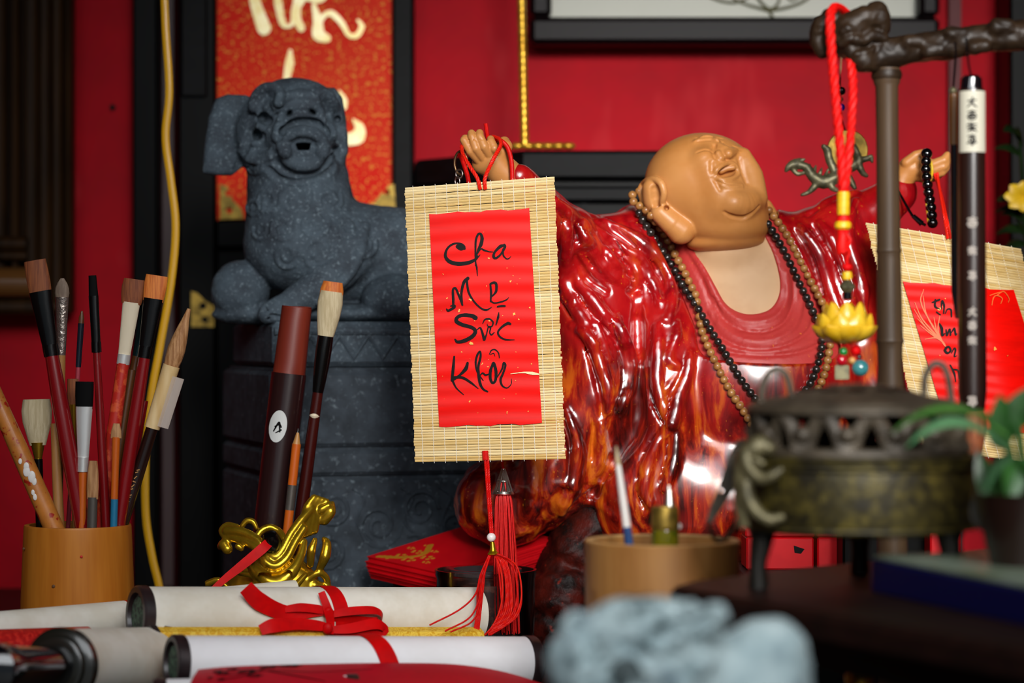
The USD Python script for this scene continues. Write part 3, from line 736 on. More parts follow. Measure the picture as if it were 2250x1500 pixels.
# folds of the cloth
def fold(pts, r=10, proud=8, k=9, cut=False): ridge(pts, r, proud, k, 4, R, s, cut)
add(R, (1430, 660, 40), (70, 110, 60), 40)
fold([(1398, 640), (1402, 760), (1398, 850), (1400, 930), (1350, 1010), (1300, 1080)], [10, 18, 20, 20, 20, 18], 0, 16, True)
fold([(1300, 470), (1330, 520), (1375, 570), (1395, 640)], [8, 12, 14, 12], 0, 12, True)
fold([(1262, 560), (1290, 610), (1330, 640)], [8, 14, 10], 0, 12, True)
for q in ([(1220, 443), (1253, 467), (1277, 496), (1279, 525), (1267, 540)], [(1275, 498), (1297, 540), (1326, 584), (1356, 613), (1385, 628), (1400, 650), (1396, 683)],
          [(1326, 483), (1374, 507), (1414, 536), (1449, 566), (1464, 593), (1475, 617), (1477, 661), (1469, 705)], [(1273, 628), (1299, 654), (1326, 690), (1356, 727), (1370, 756)],
          [(1242, 650), (1273, 690), (1295, 727), (1308, 760)], [(1260, 716), (1297, 742), (1322, 808), (1337, 870), (1337, 903)], [(1355, 698), (1377, 760), (1385, 804), (1381, 855), (1363, 899)],
          [(1447, 716), (1447, 775), (1443, 841), (1454, 885), (1473, 929)], [(1517, 778), (1509, 826), (1491, 870), (1480, 921), (1465, 954)], [(1462, 936), (1429, 1009), (1418, 1072), (1432, 1112)],
          [(1487, 951), (1480, 1017), (1462, 1072)], [(1250, 470), (1244, 540), (1240, 610), (1262, 660)], [(1245, 900), (1270, 980), (1262, 1050), (1235, 1120)], [(1320, 930), (1316, 1010), (1280, 1080)],
          [(1760, 500), (1800, 560), (1825, 640), (1860, 720)], [(1800, 490), (1850, 560), (1880, 650)], [(1880, 440), (1860, 520), (1890, 620), (1900, 720)], [(1790, 470), (1830, 445), (1880, 425)]):
    fold([(u - 15, v + 5) for u, v in q], [5, 9, 10, 9, 5], 0, 7, True)
    fold(q, [7, 13, 14, 13, 8], 13, 5)
for q in ([(1286, 485), (1312, 536), (1343, 571), (1361, 599)], [(1363, 553), (1383, 571), (1403, 606), (1403, 628)], [(1418, 597), (1436, 628), (1451, 668), (1462, 703)], [(1487, 709), (1487, 738), (1469, 789), (1491, 811), (1465, 855)],
          [(1350, 520), (1376, 548), (1410, 570), (1430, 600)], [(1330, 545), (1352, 580), (1380, 600)], [(1300, 690), (1320, 740), (1340, 790)]):
    fold([(u - 9, v + 4) for u, v in q], [3, 6, 6, 3], 0, 4, True)
    fold(q, [5, 8, 8, 5], 9, 3)
R.wrinkle(4.5 * s, 15, (1, 1, 0.6), 21, True, 2, 1.6)
zl0, zl1 = P(0, 940, 2.3)[2], P(0, 1060, 2.3)[2]
R.wrinkle(7.0 * s, 38, (1, 1, 0.8), 31, True, 3, 1.2, None, lambda p: np.clip((zl0 - p[:, 2]) / (zl0 - zl1), 0, 1) * np.clip((P(1400, 0, 2.3)[0] - p[:, 0]) / 0.03, 0, 1))
R.wrinkle(3.0 * s, 42, (1, 1, 0.9), 33, False, 2, 0.8, None, lambda p: np.clip((p[:, 2] - zl1) / (zl0 - zl1), 0, 1))
skirt = Field.copy(R)
# calm the belly: smooth round form wins over the wrinkles there
add(R, (1655, 850, 36), (238, 218, 150), 3)
opening = [(1400, 432), (1428, 500), (1462, 570), (1500, 650), (1526, 715), (1536, 765), (1560, 786), (1640, 796), (1740, 799), (1815, 793), (1846, 772), (1836, 730), (1800, 650), (1755, 560), (1712, 480), (1690, 430), (1560, 390)]
R.slab(catmull(opening, 4, True), 2.15, 2.375, 5 * s, True, 3 * s)
neckl = [(1508, 515), (1522, 545), (1550, 588), (1574, 632), (1594, 666), (1622, 685), (1655, 690), (1690, 680), (1709, 655), (1714, 620), (1703, 570), (1686, 530), (1668, 500), (1640, 470), (1550, 470)]
shirt = Field.copy(T)
def sh(pts, r, proud, cut=False): ridge(pts, r, proud, 4, 4, shirt, s, cut)
sh([(1556, 612), (1580, 665), (1618, 700), (1660, 708), (1705, 695), (1728, 655), (1726, 600)], 7, 5)
sh([(1566, 655), (1590, 700), (1630, 724), (1680, 728), (1722, 708), (1744, 660), (1742, 600)], 4, 0, True)
sh([(1566, 680), (1590, 722), (1640, 748), (1700, 746), (1745, 718), (1762, 660)], 6, 4)
sh([(1552, 690), (1582, 738), (1640, 764), (1710, 762), (1768, 735), (1788, 690), (1770, 610)], 4, 0, True)
sh([(1540, 745), (1600, 772), (1680, 780), (1760, 772), (1822, 745)], 4, 0, True)
sh([(1500, 545), (1535, 600), (1560, 660), (1572, 700)], 4, 0, True)
shirt.slab(catmull(neckl, 4, True), 2.15, 2.36, 4 * s, True, 2.5 * s)

# head
H = Field(S(1375, 590, 210), S(1725, 280, -90), 0.00082)
add(H, (1543, 404, 48), (126, 111, 116)); add(H, (1588, 455, 60), (97, 84, 106), 24)
add(H, (1602, 500, 70), (84, 46, 84), 30)
H.ell(S(1594, 532, 68), np.array([84, 66, 25]) * s, 10 * s, rotm([0, 1, 0], -3))
con(H, [(1585, 520, 20), (1600, 590, 20)], [70, 66], 12)
def hd(pts, r, proud, k=6, cut=False, n=4): ridge(pts, r, proud, k, n, H, s, cut)
hd([(1548, 350), (1574, 394), (1592, 446)], [20, 30, 32], 11, 24)
hd([(1634, 342), (1654, 385), (1666, 434)], [16, 22, 20], 10, 18)
hd([(1612, 446), (1630, 450), (1646, 444)], [26, 31, 26], 13, 12)
hd([(1592, 466), (1604, 473), (1630, 478), (1652, 469), (1668, 453)], [2, 4, 5, 4, 2], 0, 5, True)
hd([(1574, 312), (1586, 327), (1595, 336)], [4, 11, 16], 16, 9)
hd([(1600, 338), (1612, 332)], [11, 9], 9, 5)
hd([(1577, 341), (1583, 348)], [11, 9], 9, 5, n=0)
hd([(1564, 356), (1565, 374), (1572, 394), (1582, 416)], [2, 4, 4, 1.5], 0, 9, True)
hd([(1624, 350), (1630, 374), (1640, 402)], [2, 4, 1.5], 0, 9, True)
hd([(1590, 404), (1606, 409), (1626, 409)], [6, 9, 6], 4, 8)
mo = H.on([(1599, 376)])[0]
H.ell(mo + [0, 3 * s, 0], np.array([26, 28, 13]) * s, 4 * s, rotm([0, 1, 0], -20), True)
hd([(1566, 386), (1578, 370), (1596, 359), (1612, 361), (1621, 374)], 4.6, 3.4, 4)
hd([(1571, 391), (1592, 395), (1612, 391), (1623, 381)], 4.2, 3.2, 4)
H.chain([mo + s * np.array([x, 17, z]) for x, z in ((-13, 1), (0, 7), (13, 9))], 6 * s, 2 * s)
hd([(1582, 401), (1602, 408), (1630, 407)], 1.6, 0, 3, True)
hd([(1532, 334), (1548, 329), (1565, 332)], 1.8, 0, 4, True)
hd([(1610, 321), (1620, 324), (1627, 330)], 1.6, 0, 3, True)
hd([(1530, 312), (1552, 303), (1574, 308)], [4, 7, 4], 2, 9)
for v in (297, 305): hd([(1530, v + 6), (1560, v + 3), (1588, v + 8)], 1.2, 0, 4, True)
hd([(1570, 320), (1567, 333), (1570, 346)], [2, 3, 2], 0, 7, True)
# ears, lying on the side of the head
EAR = H.copy()
def ear(pts, r, lift, k=3, cut=False):
    q = catmull(pts, 4); rr = np.interp(np.linspace(0, 1, len(q)), np.linspace(0, 1, len(np.atleast_1d(r))), np.atleast_1d(r)); c = []
    for u, v in q:
        d = EAR.front(u, v); d = S.D - 52 * s if d is None or d > S.D - 52 * s else d
        c.append(P(u, v, d - lift * s))
    H.chain(np.array(c), rr * s, k * s, cut)
ear([(1436, 414), (1438, 440), (1454, 470)], [24, 24, 20], 2, 7)
con(H, [(1452, 468, 118), (1476, 490, 116), (1496, 505, 108)], [22, 25, 31], 8)
ear([(1440, 418), (1441, 436), (1446, 454)], [13, 12, 10], 27, 5, True)
ear([(1413, 442), (1408, 418), (1418, 401), (1436, 394), (1452, 402), (1459, 424), (1456, 444), (1462, 458)], [7, 8, 8, 8, 8, 7.5, 7, 6], 14)
ear([(1413, 442), (1417, 464), (1434, 482), (1458, 494)], [7, 8, 8, 7], 12)
ear([(1428, 420), (1432, 440), (1441, 457), (1453, 468)], [4, 5, 4.5, 4], 20)
d_ = H.front(1465, 457); H.cone(P(1464, 456, d_ - 4 * s), P(1466, 458, d_ + 20 * s), 6 * s, 4 * s, 2 * s, True)
con(H, [(1680, 455, -5), (1690, 478, 0), (1693, 490, 0)], [18, 22, 22], 4)

# hands
G = Field(S(995, 425, 345), S(1160, 268, 200), 0.0009)
con(G, [(1128, 400, 272), (1100, 372, 280), (1085, 352, 284)], [36, 34, 34], 12)
add(G, (1076, 350, 284), (40, 28, 27), 12, 30)
G.chain([S(1096, 340, 300), S(1112, 322, 296), S(1108, 312, 286)], np.array([16, 14, 12]) * s, 5 * s)
fingers = [[(1052, 352, 300), (1034, 332, 316), (1020, 308, 312), (1022, 304, 308)], [(1064, 350, 304), (1046, 326, 322), (1037, 300, 318), (1036, 293, 312)],
           [(1079, 346, 306), (1064, 322, 324), (1054, 300, 320), (1054, 292, 312)], [(1096, 340, 306), (1086, 326, 320), (1079, 312, 316), (1078, 306, 310)]]
for q in fingers: con(G, q, [10.2, 9.8, 9.0, 8.4], 0.7)
for q, dx in zip(fingers, (-1, 0, 2, 2)):
    tp = np.array(q[-1]) + [dx, 5, 8]
    G.ell(S(*tp), np.array([4.4, 1.6, 5.0]) * s, 0.6 * s)
    ridge([(q[2][0] - 8, q[2][1] + 8), (q[2][0] + 6, q[2][1] + 7)], 1.0, 0, 1.2, 2, G, s, True)
G2 = Field(S(1950, 450, 30), S(2105, 318, -75), 0.0009)
con(G2, [(1966, 432, -35), (1984, 392, -30), (1998, 374, -28)], [30, 26, 26], 8)
add(G2, (2008, 368, -24), (32, 24, 22), 10, -10)
for q in ([(1992, 358, -10), (2012, 342, -6), (2026, 337, -6)], [(2020, 352, -8), (2050, 362, 6), (2074, 352, 10), (2082, 342, 6)], [(2020, 364, -10), (2048, 374, 4), (2072, 366, 8), (2084, 354, 4)], [(2018, 376, -14), (2046, 384, -4), (2068, 378, 2), (2080, 366, 0)], [(2014, 386, -22), (2038, 392, -16), (2058, 386, -10), (2068, 376, -12)]):
    con(G2, q, np.linspace(12.5, 9.5, len(q)), 3)

rock = Field(S(1140, 1432, 175), S(1900, 1090, -140), 0.0024)
con(rock, [(1330, 1130, 10), (1265, 1225, 40), (1235, 1330, 60)], [70, 62, 74], 30)
add(rock, (1240, 1390, 50), (80, 60, 80), 30)
add(rock, (1500, 1350, 10), (260, 100, 120), 40); add(rock, (1700, 1330, 0), (160, 140, 110), 40); con(rock, [(1450, 1180, 20), (1480, 1320, 20)], [90, 110], 30)
rock.wrinkle(16 * s, 30, (1, 1, 0.8), 51, True, 4, 1.5)
rock.slab([(1000, 1424), (2100, 1424), (2100, 1500), (1000, 1500)], 2.1, 2.6, 0, True)

t = thing('laughing_monk_statue', 'bald laughing monk statue with arms spread wide in a glossy red glazed robe', 'statue', S(1560, 1424))
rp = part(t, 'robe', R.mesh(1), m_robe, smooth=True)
part(t, 'undershirt', shirt.mesh(1), m_shirt, 'matte coral red undershirt with a round folded neckline', smooth=True)
part(t, 'chest', chest.mesh(1), m_chest, smooth=True)
part(t, 'head', H.mesh(1), m_skin, smooth=True)
part(t, 'hand', G.mesh(1), m_skin, 'raised fist with the fingers curled up', smooth=True)
part(t, 'hand', G2.mesh(1), m_skin, 'open hand with the fingers spread to the right', smooth=True)
part(t, 'rock_base', rock.mesh(1), m_rock, 'rough dark rock base', smooth=True)

def body_depth(u, v):
    ds = [f.front(u, v) for f in (R, shirt, H, chest)]
    ds = [d for d in ds if d is not None]
    return min(ds) if ds else S.D
def along(path, step):
    q = catmull(path, 24); L_ = np.r_[0, np.cumsum(np.linalg.norm(np.diff(q, axis=0), axis=1))]
    x = np.arange(0, L_[-1], step); return np.stack([np.interp(x, L_, q[:, 0]), np.interp(x, L_, q[:, 1])], 1)
def necklace(label, mat, left, right, rpx, step):
    th = None
    for side, path in enumerate((left, right)):
        pts = along(path, step); dep = np.array([body_depth(*q) for q in pts])
        k = np.ones(5) / 5; dep = np.convolve(np.pad(np.minimum.reduce([dep, np.r_[dep[1:], dep[-1]], np.r_[dep[0], dep[:-1]]]), 2, 'edge'), k, 'valid')
        ctr = np.array([P(u, v, d - rpx * 0.75 * s) for (u, v), d in zip(pts, dep)])
        if th is None: th = thing('bead_necklace', label, 'necklace', ctr[len(ctr) // 2])
        b = trimesh.creation.icosphere(2, 1.0)
        for i, c in enumerate(ctr):
            r = rpx * s * (0.96 + 0.08 * ((i * 7919) % 10) / 10)
            part(th, 'bead', (c + b.vertices * r, b.faces), mat, smooth=True)
        part(th, 'thread', tube(ctr, 0.0007, 5), mat)
necklace('long necklace of tan wooden beads around the statue\'s neck', m_bead_t, [(1404, 420), (1388, 430), (1391, 442), (1404, 451), (1425, 467), (1441, 488), (1458, 513), (1474, 541), (1489, 570), (1505, 599), (1518, 627), (1530, 652), (1536, 695), (1546, 738), (1574, 800), (1604, 858), (1632, 900), (1660, 945)],
         [(1690, 462), (1708, 486), (1730, 518), (1750, 556), (1772, 600), (1796, 645), (1818, 690), (1826, 740), (1800, 850), (1720, 940), (1662, 952)], 8.9, 16.6)
necklace('long necklace of black wooden beads beside the tan one', m_bead_b, [(1404, 468), (1420, 496), (1436, 520), (1450, 543), (1469, 570), (1484, 596), (1497, 621), (1514, 648), (1532, 674), (1550, 706), (1586, 764), (1622, 824), (1660, 876), (1690, 905)],
         [(1688, 492), (1706, 522), (1728, 562), (1750, 608), (1774, 658), (1796, 708), (1806, 760), (1776, 850), (1713, 905), (1693, 908)], 8.9, 16.6)
# ---------------------------------------------------------------- hanging bamboo scrolls
m_slats = [M('bamboo_slat', '#d9bd85', 0.5, col2='#cba967', nscale=30, stretch=(0.4, 1, 3)), M('pale_bamboo_slat', '#e2cb98', 0.5, col2='#d6ba80', nscale=30, stretch=(0.4, 1, 3)), M('dark_bamboo_slat', '#c8a35c', 0.5, col2='#d4b273', nscale=30, stretch=(0.4, 1, 3))]
m_thread = M('white_cotton_thread', '#e9e4d8', 0.8)
m_redpaper = M('red_paper', (0.80, 0.003, 0.001), 0.45, col2=(0.68, 0.003, 0.001), nscale=24, stretch=(0.3, 1, 5), spec=0.12)
m_ink = M('black_ink', '#080505', 0.5, spec=0.1)
m_flake = M('gold_flakes', '#e0963a', 0.4, metal=0.3)
m_cord = M('red_cord', (0.55, 0.002, 0.002), 0.5, spec=0.2, col2=(0.66, 0.006, 0.003), nscale=300)
m_ocord = M('orange_red_cord', (0.72, 0.012, 0.003), 0.5, spec=0.25)
m_silver = M('silver_metal', '#c9c5bd', 0.28, metal=1.0)
m_pearl = M('pearl', '#efe2df', 0.2, coat=0.6)
m_bell = M('gold_bell', '#e0b021', 0.22, metal=0.9)
m_orangepaint = M('orange_paint_lines', '#e8642a', 0.5)

def rope(pts, r, n=10, pitch=None, strands=3, sides=6):
    """twisted cord: strands wound round the path"""
    c = catmull(np.asarray(pts, float), n) if n else np.asarray(pts, float)
    L_ = np.r_[0, np.cumsum(np.linalg.norm(np.diff(c, axis=0), axis=1))]; pitch = pitch or 5.0 * r
    x = np.linspace(0, L_[-1], max(int(L_[-1] / pitch * 8), 8)); p = np.stack([np.interp(x, L_, c[:, i]) for i in range(3)], 1)
    t, a, b = frames(p); out = []
    for k in range(strands):
        ph = x / pitch * 2 * np.pi + k * 2 * np.pi / strands
        out.append(tube(p + r * 0.42 * (np.cos(ph)[:, None] * a + np.sin(ph)[:, None] * b), r * 0.6, sides))
    return join(*out)

def bamboo_scroll(label, corners, D, nsl, seed, paper, curl=0.0, group=None):
    rg = np.random.default_rng(seed); c = np.array(corners, float)
    fs = D / F
    def uv(a, b): return (c[0] * (1 - a) + c[1] * a) * (1 - b) + (c[2] * (1 - a) + c[3] * a) * b
    def inv(p):
        p = np.asarray(p, float); ab = np.full((len(p), 2), 0.5)
        for _ in range(8):
            a, b = ab[:, :1], ab[:, 1:]
            f0 = (c[0] * (1 - a) + c[1] * a) * (1 - b) + (c[2] * (1 - a) + c[3] * a) * b - p
            fa = (c[1] - c[0]) * (1 - b) + (c[3] - c[2]) * b; fb = (c[2] * (1 - a) + c[3] * a) - (c[0] * (1 - a) + c[1] * a)
            det = fa[:, 0] * fb[:, 1] - fa[:, 1] * fb[:, 0]
            ab = ab - np.stack([(f0[:, 0] * fb[:, 1] - f0[:, 1] * fb[:, 0]) / det, (fa[:, 0] * f0[:, 1] - fa[:, 1] * f0[:, 0]) / det], 1)
        return ab
    wid = np.linalg.norm(c[1] - c[0]) * fs
    stp = lambda a: np.sqrt(1 + (2 * curl * np.maximum(0, a - 0.62) / wid) ** 2)
    def pt(a, b, h):
        q = uv(a, b); return P(q[0], q[1], D - h + curl * max(0, a - 0.62) ** 2)
    th = thing('bamboo_scroll', label, 'scroll', pt(0.5, 1, 0))
    pitch = np.linalg.norm(c[2] - c[0]) / nsl
    for i in range(nsl):
        b = (i + 0.5) / nsl; e0, e1 = rg.normal(0, 0.003, 2); sag = rg.normal(0, 0.0009)
        na = 15 if curl else 4
        line = [pt(a, b + sag * math.sin(a * 3.1) + rg.normal(0, 0.00012), 0.0) for a in np.linspace(-0.003 + e0, 1.003 + e1, na)]
        part(th, 'slat', tube(line, pitch * fs * rg.uniform(0.50, 0.56), 6, aspect=0.8, up=(0, 1, 0)), m_slats[rg.choice(3, p=[0.5, 0.3, 0.2])], smooth=False)
    for j in range(13):
        a = 0.05 + 0.9 * j / 12 + (0.0 if 0 < j < 12 else 0.0)
        line = [pt(a + 0.0012 * (-1) ** k, (k + 0.5) / nsl, pitch * fs * 0.45 if k % 2 else pitch * fs * 0.36) for k in range(-1, nsl + 1)]
        part(th, 'thread', tube(line, 0.00026, 4), m_thread, smooth=False)
    # the pasted sheet follows the slats in faint ripples
    q = np.array(paper, float); nb = 150; rows = []
    for k in range(nb + 1):
        b = k / nb; r_ = []
        for a in np.linspace(0, 1, 15):
            p2 = (q[0] * (1 - a) + q[1] * a) * (1 - b) + (q[2] * (1 - a) + q[3] * a) * b
            aa = inv([p2])[0, 0]
            jag = (1.6 * math.sin(a * 17) + 1.0 * math.sin(a * 41)) * (1 if k in (0, nb) else 0)
            h = (0.0026 if curl else 0.0019) + 0.00022 * math.sin(b * nb * 0.52 + 0.6 * math.sin(a * 4)) + 0.00018 * math.sin(b * 37 + a * 2.2)
            r_.append(P(p2[0], p2[1] + jag, D - h * stp(aa) + curl * max(0, aa - 0.62) ** 2))
        rows.append(r_)
    g = np.array(rows); n0, n1 = g.shape[:2]; i, j = np.meshgrid(np.arange(n0 - 1), np.arange(n1 - 1), indexing='ij')
    qd = np.stack([i * n1 + j, i * n1 + j + 1, (i + 1) * n1 + j + 1, (i + 1) * n1 + j], -1).reshape(-1, 4)
    v = np.vstack([g.reshape(-1, 3), g.reshape(-1, 3) + [0, 0.0004, 0]]); qq = np.vstack([qd, qd[:, ::-1] + n0 * n1])
    part(th, 'red_sheet', (v, qq), m_redpaper, smooth=True)
    fl = []
    for k in range(46 if not curl else 14):
        a, b = rg.uniform(0.04, 0.96), rg.uniform(0.02, 0.98); p2 = (q[0] * (1 - a) + q[1] * a) * (1 - b) + (q[2] * (1 - a) + q[3] * a) * b
        r = rg.choice([1.2, 2.0, 3.2, 5.0], p=[0.45, 0.3, 0.15, 0.1]); ang = np.sort(rg.uniform(0, 6.28, 6))
        fl.append(sg.Polygon([(p2[0] + r * math.cos(x) * rg.uniform(0.5, 1.2), p2[1] + r * math.sin(x) * rg.uniform(0.4, 1.1)) for x in ang]).buffer(0.1))
    def place(w, h):
        aa = inv(w)[:, 0]
        return np.array([P(a, b, D - ((0.0034 if curl else 0.0024) + x) * stp(k) + curl * max(0, k - 0.62) ** 2) for (a, b), x, k in zip(w, h, aa)])
    part(th, 'gold_flakes', ink(fl, place, 0.0002, 0.05), m_flake, kind='stuff')
    return th, place

def k5(*p): return [(x / 3.0 + 750, y / 3.0 + 500) for x, y in p]
def st(p, w, n=6): return stroke(k5(*p), np.asarray(w, float) / 3.0, n)
words = [
 [st([(812, 138), (790, 120), (765, 124), (790, 142), (812, 128), (790, 106), (740, 106), (700, 136), (686, 185), (712, 222), (770, 238), (840, 230), (888, 206), (900, 186)], [16, 22, 22, 18, 14, 10, 12, 14, 20, 24, 26, 24, 16, 8]),
  st([(884, 250), (884, 170), (886, 90), (900, 46), (918, 40), (928, 70), (920, 112), (900, 150), (890, 196)], [5, 12, 14, 14, 14, 22, 24, 12, 8]), st([(884, 160), (886, 230), (893, 262), (898, 318)], [10, 9, 12, 3]),
  st([(890, 196), (904, 192), (914, 178)], [10, 8, 4]), st([(896, 176), (920, 140), (940, 148), (972, 158), (1000, 160)], [5, 9, 12, 8, 5]),
  st([(1078, 116), (1048, 124), (1012, 160), (1004, 190), (1020, 200), (1052, 174), (1078, 128), (1074, 112)], [14, 22, 14, 18, 14, 12, 18, 14]), st([(1066, 142), (1068, 180), (1088, 204), (1106, 202), (1118, 188)], [12, 10, 7, 6, 3])],
 [st([(694, 536), (706, 546), (744, 524), (744, 512), (722, 516)], [8, 14, 18, 12, 8]), st([(738, 522), (738, 470), (736, 410), (752, 398), (764, 420)], [14, 18, 15, 14, 12]), st([(760, 410), (780, 460), (798, 508)], [14, 14, 12]),
  st([(798, 510), (792, 430), (808, 360), (834, 334)], [10, 16, 20, 22]), st([(826, 344), (838, 420), (870, 480), (918, 528), (956, 542), (990, 524)], [16, 14, 12, 10, 12, 4]),
  st([(982, 372), (988, 430), (984, 486)], [12, 16, 10]), st([(984, 370), (1008, 362), (1022, 376), (1020, 420), (994, 452)], [14, 18, 18, 16, 8]), st([(984, 480), (1008, 496), (1056, 488), (1090, 474), (1104, 458)], [10, 9, 10, 8, 3]), st([(1030, 520), (1052, 516), (1078, 516)], [10, 12, 12])],
 [st([(884, 594), (858, 580), (800, 576), (764, 592), (760, 618), (800, 640), (858, 656), (884, 682), (864, 716), (812, 744), (766, 752), (750, 736)], [30, 26, 22, 22, 26, 24, 22, 24, 26, 24, 18, 10]),
  st([(896, 672), (914, 658), (926, 680), (942, 736)], [6, 9, 14, 18]), st([(944, 738), (958, 700), (968, 658), (984, 660), (978, 690), (990, 706), (1008, 690)], [14, 8, 9, 10, 8, 10, 6]),
  st([(932, 632), (946, 606), (976, 602), (1000, 622), (992, 650), (966, 648), (962, 634)], [5, 10, 12, 10, 8, 6, 4]), st([(1038, 558), (1034, 590), (1020, 640)], [4, 16, 8]),
  st([(1114, 634), (1096, 630), (1056, 656), (1032, 690), (1050, 722), (1090, 738), (1142, 738)], [14, 18, 14, 12, 12, 9, 3])],
 [st([(744, 850), (738, 920), (730, 1004)], [12, 20, 18]), st([(832, 892), (820, 930), (780, 972), (736, 1002)], [16, 26, 14, 16]), st([(744, 986), (800, 988), (856, 1022), (902, 1060)], [16, 16, 14, 5]), st([(732, 1004), (758, 1056), (806, 1100)], [14, 10, 4]),
  st([(936, 1006), (896, 950), (886, 890), (896, 840), (914, 816), (918, 850), (904, 910), (904, 960), (916, 1030), (936, 1064), (964, 1080)], [5, 10, 14, 14, 12, 14, 16, 18, 18, 14, 10]), st([(906, 984), (930, 958), (950, 970), (974, 964)], [5, 10, 12, 8]),
  st([(1000, 896), (984, 940), (982, 990), (996, 1022), (1016, 1006), (1020, 950), (1006, 896), (996, 900)], [14, 20, 18, 16, 16, 20, 20, 14]), st([(1030, 982), (1060, 930), (1070, 892), (1082, 908), (1066, 960), (1050, 1000), (1060, 1040), (1092, 1056), (1120, 1030), (1122, 996)], [6, 12, 14, 14, 14, 16, 12, 8, 5, 3]),
  st([(976, 834), (990, 808), (1014, 804), (1036, 826), (1042, 858)], [5, 9, 9, 8, 5]), st([(984, 836), (1004, 828), (1012, 846)], [5, 7, 4])]]
SD = 2.185
scr, place = bamboo_scroll('bamboo slat scroll with four black handwritten words on red paper hanging from the raised fist', [(891, 412), (1217, 388), (913, 1015), (1242, 1008)], SD, 102, 7, [(943, 470), (1163, 458), (965, 937), (1191, 930)])
for wd in words: part(scr, 'ink_word', ink(wd, place, 0.00025, 0.12), m_ink)
part(scr, 'tear', ink([stroke([(1122, 821), (1150, 818), (1170, 820), (1184, 822)], [1, 3, 7, 3])], place, 0.0003, 0.1), m_slats[1], 'torn spot showing bamboo')
Sc = Frame(SD)
def sp(*p): return [Sc(*q) for q in p]
part(scr, 'hanging_cord', rope(sp((1055, 416, 6), (1049, 392, 8), (1034, 368, 4), (1018, 340, -30), (1014, 322, -90)), 0.0019), m_ocord)
part(scr, 'hanging_cord', rope(sp((1066, 416, 6), (1066, 390, 8), (1084, 350, 2), (1100, 320, -30), (1098, 306, -70), (1084, 300, -120)), 0.0019), m_ocord)
part(scr, 'tail_cord', rope(sp((1063, 995, 6), (1066, 1012, 6), (1071, 1080, 4), (1078, 1172, 2)), 0.0013), m_cord)
part(scr, 'tail_cord', rope(sp((1069, 995, 6), (1072, 1012, 6), (1076, 1080, 4), (1082, 1172, 2)), 0.0013), m_cord)
part(scr, 'cord_wrap', tube(sp((1066, 990, 5), (1067, 1010, 5)), 0.0029, 10), m_cord)
part(scr, 'pearl', ball(Sc(1079.5, 1180, 2), 10 * Sc.s, 3), m_pearl, smooth=True)
part(scr, 'bell_cap', lathe([(0, 0), (0.0016, 0.0), (0.0021, -0.001), (0.0026, -0.006), (0.0036, -0.0088), (0.0050, -0.0102), (0.0050, -0.0112), (0.0042, -0.0108), (0, -0.009)], Sc(1082, 1190, 2), (-0.06, 0, 1), 20), m_bell)
rg = np.random.default_rng(4)
for i in range(11):      # looped strands on the right
    b = i / 10.0
    jx = rg.uniform(-5, 5); q = [(1083, 1214, 2), (1088 + 18 * b, 1221 + 1 * b, 14 * b), (1096 + 40 * b + jx, 1252 - 6 * b, 18 - 24 * b), (1100 + 46 * b + jx, 1300 + 8 * b, 24 - 24 * b), (1098 + 40 * b, 1340 + 10 * b, 22), (1084 + 30 * b, 1372, 26), (1066 + 10 * b + rg.uniform(-6, 6), 1392 + rg.uniform(-2, 3), 40)]
    part(scr, 'tassel_strand', rope(sp(*q), 0.00085, 8), m_cord if i % 3 else m_ocord)
for i in range(6):
    b = i / 5.0
    q = [(1080, 1214, 2), (1068 - 3 * b, 1240, 14), (1062 - 12 * b, 1290, 40), (1056 - 8 * b, 1345, 60), (1050 - 10 * b + rg.uniform(-3, 3), 1394, 76)]
    part(scr, 'tassel_strand', rope(sp(*q), 0.00085, 8), m_cord)
for q in ([(1076, 1216, 4), (1056, 1262, 40), (1044, 1306, 90), (1008, 1340, 130), (944, 1373, 150)], [(1077, 1218, 4), (1058, 1280, 50), (1052, 1320, 100), (1030, 1358, 140), (978, 1386, 165)], [(1078, 1218, 4), (1062, 1270, 50), (1054, 1330, 110), (1036, 1366, 150), (990, 1388, 168)]):
    part(scr, 'tassel_strand', rope(sp(*q), 0.00085, 8), m_cord)

# red cord looped over the fist, and the key chain with a long tassel behind the scroll
t = thing('red_loop_cord', 'thick red cord looped over the raised fist behind the bamboo scroll', 'cord', S(1110, 350, 300))
part(t, 'cord', tube([S(1031, 408, 322), S(1026, 382, 318), S(1016, 352, 312), S(1012, 336, 290), S(1050, 322, 250), S(1090, 308, 300), S(1100, 309, 322), S(1114, 322, 326), S(1122, 345, 326), S(1125, 372, 326), S(1126, 410, 326)], 0.0022, 10, n=6), m_cord)
part(t, 'cord_end', tube([S(1074, 330, 280), S(1071, 300, 296), S(1067, 271, 300)], 0.0019, 8, n=4), m_cord)
KD = Frame(2.225)
t = thing('tassel_key_chain', 'silver key chain with a long red tassel under a filigree cap behind the scroll', 'key chain', KD(1107, 1390))
part(t, 'ring', tube([KD(1013 + 14 * math.cos(a), 358 + 26 * math.sin(a), 8 * math.cos(a)) for a in np.linspace(0, 2 * math.pi, 28, endpoint=False)], 0.0012, 8, closed=True), M('bronze_ring', '#8a6a4a', 0.35, metal=0.9))
for i, (u, v) in enumerate(((1009, 382), (1005, 398), (1008, 414))):
    ca = [(u + (7.5 if i % 2 == 0 else 5) * math.cos(a), v + 10 * math.sin(a), (4 if i % 2 == 0 else 6) * math.cos(a)) for a in np.linspace(0, 2 * math.pi, 18, endpoint=False)]
    part(t, 'chain_link', tube([KD(*q) for q in ca], 0.0008, 7, closed=True), m_silver)
part(t, 'cord', tube([KD(1008, 424), KD(1060, 700), KD(1104, 1018), KD(1106, 1032)], 0.0012, 6, n=6), m_cord)
cap = []
